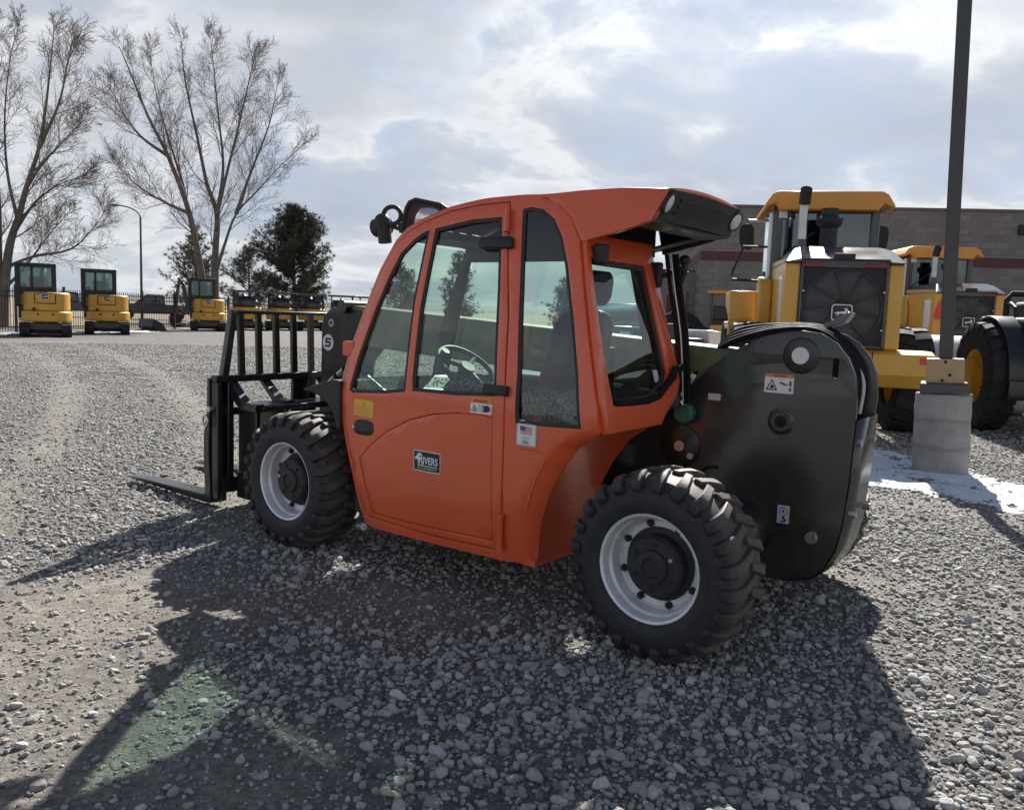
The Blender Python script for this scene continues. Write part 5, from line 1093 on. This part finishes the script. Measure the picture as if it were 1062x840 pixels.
# ================================================================== TREES
bark = pmat('grey_bark', (.14, .12, .105), .9, var=.3, scale=3, bmp=.4)
twigm = pmat('bare_twig', (.19, .16, .142), .85, var=.2, scale=2)
def perp(d, rg):
    a = Vector((rg.gauss(0, 1), rg.gauss(0, 1), rg.gauss(0, 1))); a -= d * a.dot(d); return a.normalized()
def grow(mb, p, d, L, r, lv, rg, nseg=4, sides=3, up=.085, rmin=.0062):
    path = [p.copy()]; rs = [r]; q = p.copy(); dd = d.copy()
    for i in range(nseg):
        dd = (dd + perp(dd, rg) * .17 + Vector((0, 0, up))).normalized(); q = q + dd * L / nseg; path.append(q.copy()); rs.append(max(rmin * .8, r * (1 - .7 * (i + 1) / nseg)))
    mb.tube(path, rs, sides, caps=False)
    if lv <= 0: return
    nk = {3: 8, 2: 9, 1: 8}[lv]
    for k in range(nk):
        t = .15 + .83 * (k + rg.random() * .8) / nk; i = min(nseg - 1, int(t * nseg)); s = path[i].lerp(path[i + 1], t * nseg - i)
        td = (path[i + 1] - path[i]).normalized(); a = R_(rg.uniform(28, 56)); nd = (td * math.cos(a) + perp(td, rg) * math.sin(a)).normalized()
        grow(mb, s, nd, L * rg.uniform(.40, .70) * (1 - .3 * t), max(rmin, r * .45 * (1 - .5 * t)), lv - 1, rg, 3 if lv > 1 else 2, 3, up, rmin)
def bare_tree(label, Y, stems, seed, r0, dens=13, reach=2.6, flat=1.2):
    rg = random.Random(seed); paths = []
    base = at_depth(*stems[0][0], Y); t = thing('bare_tree', label, 'tree', (base.x, base.y, 0), group='bare leafless trees behind the fence')
    off = Vector((base.x, base.y, 0)); tr = MB(); cr = MB()
    for st in stems:
        dy = rg.uniform(-1, 1) * flat; P = []
        for i, (x, y) in enumerate(st): P.append(at_depth(x, y, Y + dy * min(1, i / 3)) - off)
        if st is stems[0] or P[0].z < 1.0: P[0].z = -.1
        P = bez(P, 5); m = len(P); k = len(st); rr = r0 * (1 if st is stems[0] else .40) * rg.uniform(.85, 1.05)
        if P[0].z < 1.: rr = r0
        rs = [max(.016, rr * (1 - .96 * (i / (m - 1)) ** .62)) for i in range(m)]
        tr.tube(P, rs, 8, caps=False)
        nb = dens
        for b in range(nb):
            tt = .26 + .74 * (b + rg.random()) / nb; i = min(m - 2, int(tt * (m - 1))); s = P[i].lerp(P[i + 1], tt * (m - 1) - i)
            td = (P[i + 1] - P[i]).normalized(); a = R_(rg.uniform(22, 48)); side = perp(td, rg)
            nd = (td * math.cos(a) + side * math.sin(a)).normalized()
            grow(cr, s, nd, reach * rg.uniform(.55, 1.1) * (1.12 - .72 * tt), min(.036, max(.013, rs[i] * .36)), 2, rg, 5, 4)
        grow(cr, P[-1], (P[-1] - P[-2]).normalized(), reach * .25, .012, 2, rg, 3, 3)
    tr.build('trunk', bark, t, smooth=60, recalc=False); cr.build('crown', twigm, t, smooth=60, recalc=False); return t
C8 = lambda l: [(x / 2.471, 20 + y / 2.471) for x, y in l]
bare_tree('big bare tree with many fanned stems, in the middle behind the excavators', 46, [C8(l) for l in (
    [(548, 780), (550, 690), (552, 600), (556, 500), (530, 420), (505, 300), (475, 160), (465, 60)],
    [(530, 780), (520, 690), (505, 590), (480, 480), (430, 350), (380, 250), (335, 140), (305, 70)],
    [(505, 590), (470, 430), (430, 300), (400, 190), (385, 90)],
    [(556, 500), (580, 400), (615, 260), (640, 150), (652, 95)],
    [(556, 640), (575, 580), (605, 500), (660, 440), (720, 375), (785, 315)],
    [(556, 500), (572, 380), (560, 250), (548, 130), (540, 60)],
    [(605, 500), (640, 400), (690, 270), (712, 160)],
    [(490, 500), (420, 468), (350, 425), (300, 370)],
    [(430, 350), (360, 300), (310, 230), (280, 170)])], 5, .34, 18, 3.3)
bare_tree('bare tree cut by the left edge, leaning over the leftmost excavator', 36, [C8(l) for l in (
    [(8, 800), (12, 690), (25, 580), (50, 500), (68, 430), (100, 330), (118, 220), (130, 110), (138, 30)],
    [(-8, 800), (-6, 690), (-4, 500), (-15, 300), (-10, 130), (-5, 20)],
    [(45, 510), (20, 400), (12, 260), (25, 110), (50, 10)],
    [(68, 430), (110, 370), (165, 310), (215, 260)],
    [(100, 330), (150, 220), (172, 120), (185, 60)],
    [(40, 540), (90, 470), (150, 425), (220, 400)],
    [(10, 640), (80, 610), (180, 590), (235, 540), (270, 490)],
    [(12, 690), (60, 640), (120, 560), (170, 500)])], 9, .28, 15, 2.6)

needle, nt, b = nodes('pine_needles'); geo = nt.nodes.new('ShaderNodeNewGeometry'); nn = tex(nt, 'ShaderNodeTexNoise', .8, coord(nt), Detail=4.0)
c = ramp(nt, nn.outputs['Fac'], [(.3, (.034, .044, .028)), (.55, (.065, .076, .048)), (.75, (.11, .115, .08))]); nt.links.new(c, b.inputs['Base Color']); b.inputs['Roughness'].default_value = .7
needle2 = pmat('dusty_pine_needles', (.12, .122, .095), .8, var=.35, scale=1.)
def pine(label, loc, H, Wd, seed, mat, n=46, dens=1., group='pines behind the excavators'):
    rg = random.Random(seed); t = thing('pine_tree', label, 'tree', loc, group=group); tr = MB(); cr = MB()
    tr.tube([(0, 0, -.1), (.05, 0, H * .3), (0, .05, H * .65), (0, 0, H * .97)], [H * .022, H * .018, H * .011, .02], 8)
    for k in range(n):
        f = (k + rg.random()) / n; z = H * (.07 + .9 * f)
        prof = Wd * (min(1, .70 + f * 1.2) if f < .25 else (1 - ((f - .25) / .75) ** 1.6) * .95 + .06)
        for j in range(rg.choice((2, 3, 3, 4))):
            a = rg.uniform(0, 2 * PI); Lb = prof * rg.uniform(.55, 1.08); el = R_(rg.uniform(2, 42) + 20 * f)
            d = Vector((math.cos(a) * math.cos(el), math.sin(a) * math.cos(el), math.sin(el))); p0 = Vector((0, 0, z)); P = [p0, p0 + d * Lb * .5 + Vector((0, 0, -.02)), p0 + d * Lb + Vector((0, 0, .08 * Lb))]
            tr.tube(P, [.035, .022, .008], 4, caps=False)
            nc = max(4, int(Lb * 13 * dens))
            for c_ in range(nc):
                u = .25 + .78 * (c_ + rg.random()) / nc; q = P[0].lerp(P[2], u) + Vector((rg.gauss(0, .11), rg.gauss(0, .11), rg.gauss(0, .09))) * (1 + Lb * .18)
                for _ in range(17):
                    e = (d * .7 + Vector((rg.gauss(0, .7), rg.gauss(0, .7), rg.gauss(.35, .6)))).normalized(); l = rg.uniform(.16, .34); s = perp(e, rg) * rg.uniform(.008, .015)
                    cr.add([q - s, q + s, q + e * l], [(0, 1, 2)])
    tr.build('trunk', bark, t, smooth=60, recalc=False); cr.build('crown', mat, t, smooth=0, recalc=False); return t
p_ = at_depth(304, 330, 55)
pine('tall dark green pine standing right of the bare middle tree', (p_.x, p_.y, 0), 7.9, 3.4, 21, needle, 56, 1.45)
p_ = at_depth(203, 330, 52)
pine('thin greyish pine showing through the stems of the bare middle tree', (p_.x, p_.y, 0), 6.0, 2.3, 31, needle2, 26, .75)
p_ = at_depth(258, 330, 58)
pine('lower greyish pine between the bare middle tree and the tall pine', (p_.x, p_.y, 0), 5.2, 2.6, 41, needle2, 24, .9)
p_ = at_depth(474, 330, 52)
pine('pine seen through the door window of the telehandler', (p_.x, p_.y, 0), 5.0, 1.4, 51, needle, 30, 1., 'pines seen through the telehandler windows')
p_ = at_depth(415, 330, 58)
pine('wide pine seen through the front door pane of the telehandler', (p_.x, p_.y, 0), 4.4, 1.9, 61, needle, 26, 1., 'pines seen through the telehandler windows')
p_ = at_depth(586, 330, 50)
pine('round crowned pine seen through the rear quarter window of the telehandler', (p_.x, p_.y, 0), 3.6, 1.3, 71, needle, 20, 1., 'pines seen through the telehandler windows')

# ================================================================== SKY, SUN, CAMERA
SUN_AZ, SUN_EL = R_(14.9), R_(36.)
w = bpy.data.worlds.new('World'); scene.world = w; w.use_nodes = True; nt = w.node_tree; bg = nt.nodes['Background']
sky = nt.nodes.new('ShaderNodeTexSky'); sky.sky_type = 'NISHITA'; sky.sun_disc = False; sky.sun_elevation = SUN_EL; sky.sun_rotation = SUN_AZ; sky.altitude = 1800; sky.air_density = 1.; sky.dust_density = 1.2
tc = nt.nodes.new('ShaderNodeTexCoord'); sep = nt.nodes.new('ShaderNodeSeparateXYZ'); nt.links.new(tc.outputs['Generated'], sep.inputs[0])
def mth(op, a, b=None, clamp=False):
    n = nt.nodes.new('ShaderNodeMath'); n.operation = op; n.use_clamp = clamp
    for i, v in ((0, a), (1, b)):
        if v is None: continue
        if hasattr(v, 'is_output'): nt.links.new(v, n.inputs[i])
        else: n.inputs[i].default_value = v
    return n.outputs[0]
zc = mth('ADD', mth('MAXIMUM', sep.outputs[2], 0.), .34)
cx_ = mth('DIVIDE', sep.outputs[0], zc); cy_ = mth('DIVIDE', sep.outputs[1], zc)
cmb = nt.nodes.new('ShaderNodeCombineXYZ'); nt.links.new(cx_, cmb.inputs[0]); nt.links.new(cy_, cmb.inputs[1])
mp = nt.nodes.new('ShaderNodeMapping'); mp.inputs['Location'].default_value = (3.3, 1.7, 0); mp.inputs['Scale'].default_value = (1.25, 1.45, 1); nt.links.new(cmb.outputs[0], mp.inputs[0])
n1 = tex(nt, 'ShaderNodeTexNoise', 1.15, mp.outputs[0], Detail=10.0, Roughness=.52, Distortion=.25)
n2 = tex(nt, 'ShaderNodeTexNoise', 3.4, mp.outputs[0], Detail=9.0, Roughness=.62, Distortion=.5)
# thin grey-blue veil everywhere, heaped clouds with bright rims and grey bellies on top of it
cover = ramp(nt, n2.outputs['Fac'], [(.36, .72), (.52, 1.)])
dens_ = mth('ADD', mth('MULTIPLY', n1.outputs['Fac'], .80), mth('MULTIPLY', n2.outputs['Fac'], .20))
tone = ramp(nt, dens_, [(.36, (4.1, 4.65, 5.6)), (.46, (4.6, 5.05, 5.95)), (.495, (5.3, 5.7, 6.35)), (.525, (7.0, 7.25, 7.6)), (.56, (6.0, 6.3, 6.8)), (.61, (5.0, 5.35, 5.95)), (.72, (4.6, 4.95, 5.6))])
# towards the sun the cloud sheet glows, and opposite it the unseen sky is brightened to fill the shaded side
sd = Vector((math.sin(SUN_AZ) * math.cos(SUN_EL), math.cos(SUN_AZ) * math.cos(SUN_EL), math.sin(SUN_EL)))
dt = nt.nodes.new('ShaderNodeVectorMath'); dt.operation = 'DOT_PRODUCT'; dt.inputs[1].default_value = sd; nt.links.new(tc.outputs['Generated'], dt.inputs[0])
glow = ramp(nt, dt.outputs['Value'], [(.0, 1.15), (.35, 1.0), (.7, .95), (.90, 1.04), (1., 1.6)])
high = ramp(nt, sep.outputs[2], [(.30, (1.14, 1.13, 1.12)), (.50, (.34, .41, .54)), (1., (.20, .26, .38))])  # sky above the view dimmed and blued to deepen and cool ground shade
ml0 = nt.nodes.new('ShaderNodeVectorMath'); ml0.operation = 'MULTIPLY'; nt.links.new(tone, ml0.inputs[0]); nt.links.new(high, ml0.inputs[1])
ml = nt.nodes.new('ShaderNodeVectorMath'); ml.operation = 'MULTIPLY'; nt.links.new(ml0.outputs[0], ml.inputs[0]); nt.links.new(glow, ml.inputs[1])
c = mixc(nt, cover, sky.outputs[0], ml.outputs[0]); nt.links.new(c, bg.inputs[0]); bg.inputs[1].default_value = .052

sl_ = bpy.data.lights.new('sun', 'SUN'); sl_.energy = 5.; sl_.angle = R_(.55); sl_.color = (1, .955, .89)
so_ = bpy.data.objects.new('sun', sl_); COL.objects.link(so_); so_.rotation_euler = sd.to_track_quat('Z', 'Y').to_euler(); so_.location = (0, 0, 30)

cam = bpy.data.cameras.new('camera'); cam.sensor_width = 36; cam.sensor_fit = 'HORIZONTAL'; cam.lens = FPX / 1062 * 36; cam.clip_start = .05; cam.clip_end = 8000
cob = bpy.data.objects.new('camera', cam); COL.objects.link(cob)
cob.matrix_world = Matrix.Translation((0, 0, CAMH)) @ Matrix.Rotation(PI / 2 - PITCH, 4, 'X') @ Matrix.Rotation(ROLL, 4, 'Z')
scene.camera = cob
scene.view_settings.view_transform = 'Standard'; scene.view_settings.look = 'None'; scene.view_settings.gamma = 1; scene.view_settings.exposure = 1.0; scene.view_settings.use_curve_mapping = False
scene.cycles.max_bounces = 10; scene.cycles.transparent_max_bounces = 24; scene.cycles.use_denoising = True; scene.cycles.sample_clamp_indirect = 6; scene.cycles.caustics_reflective = False
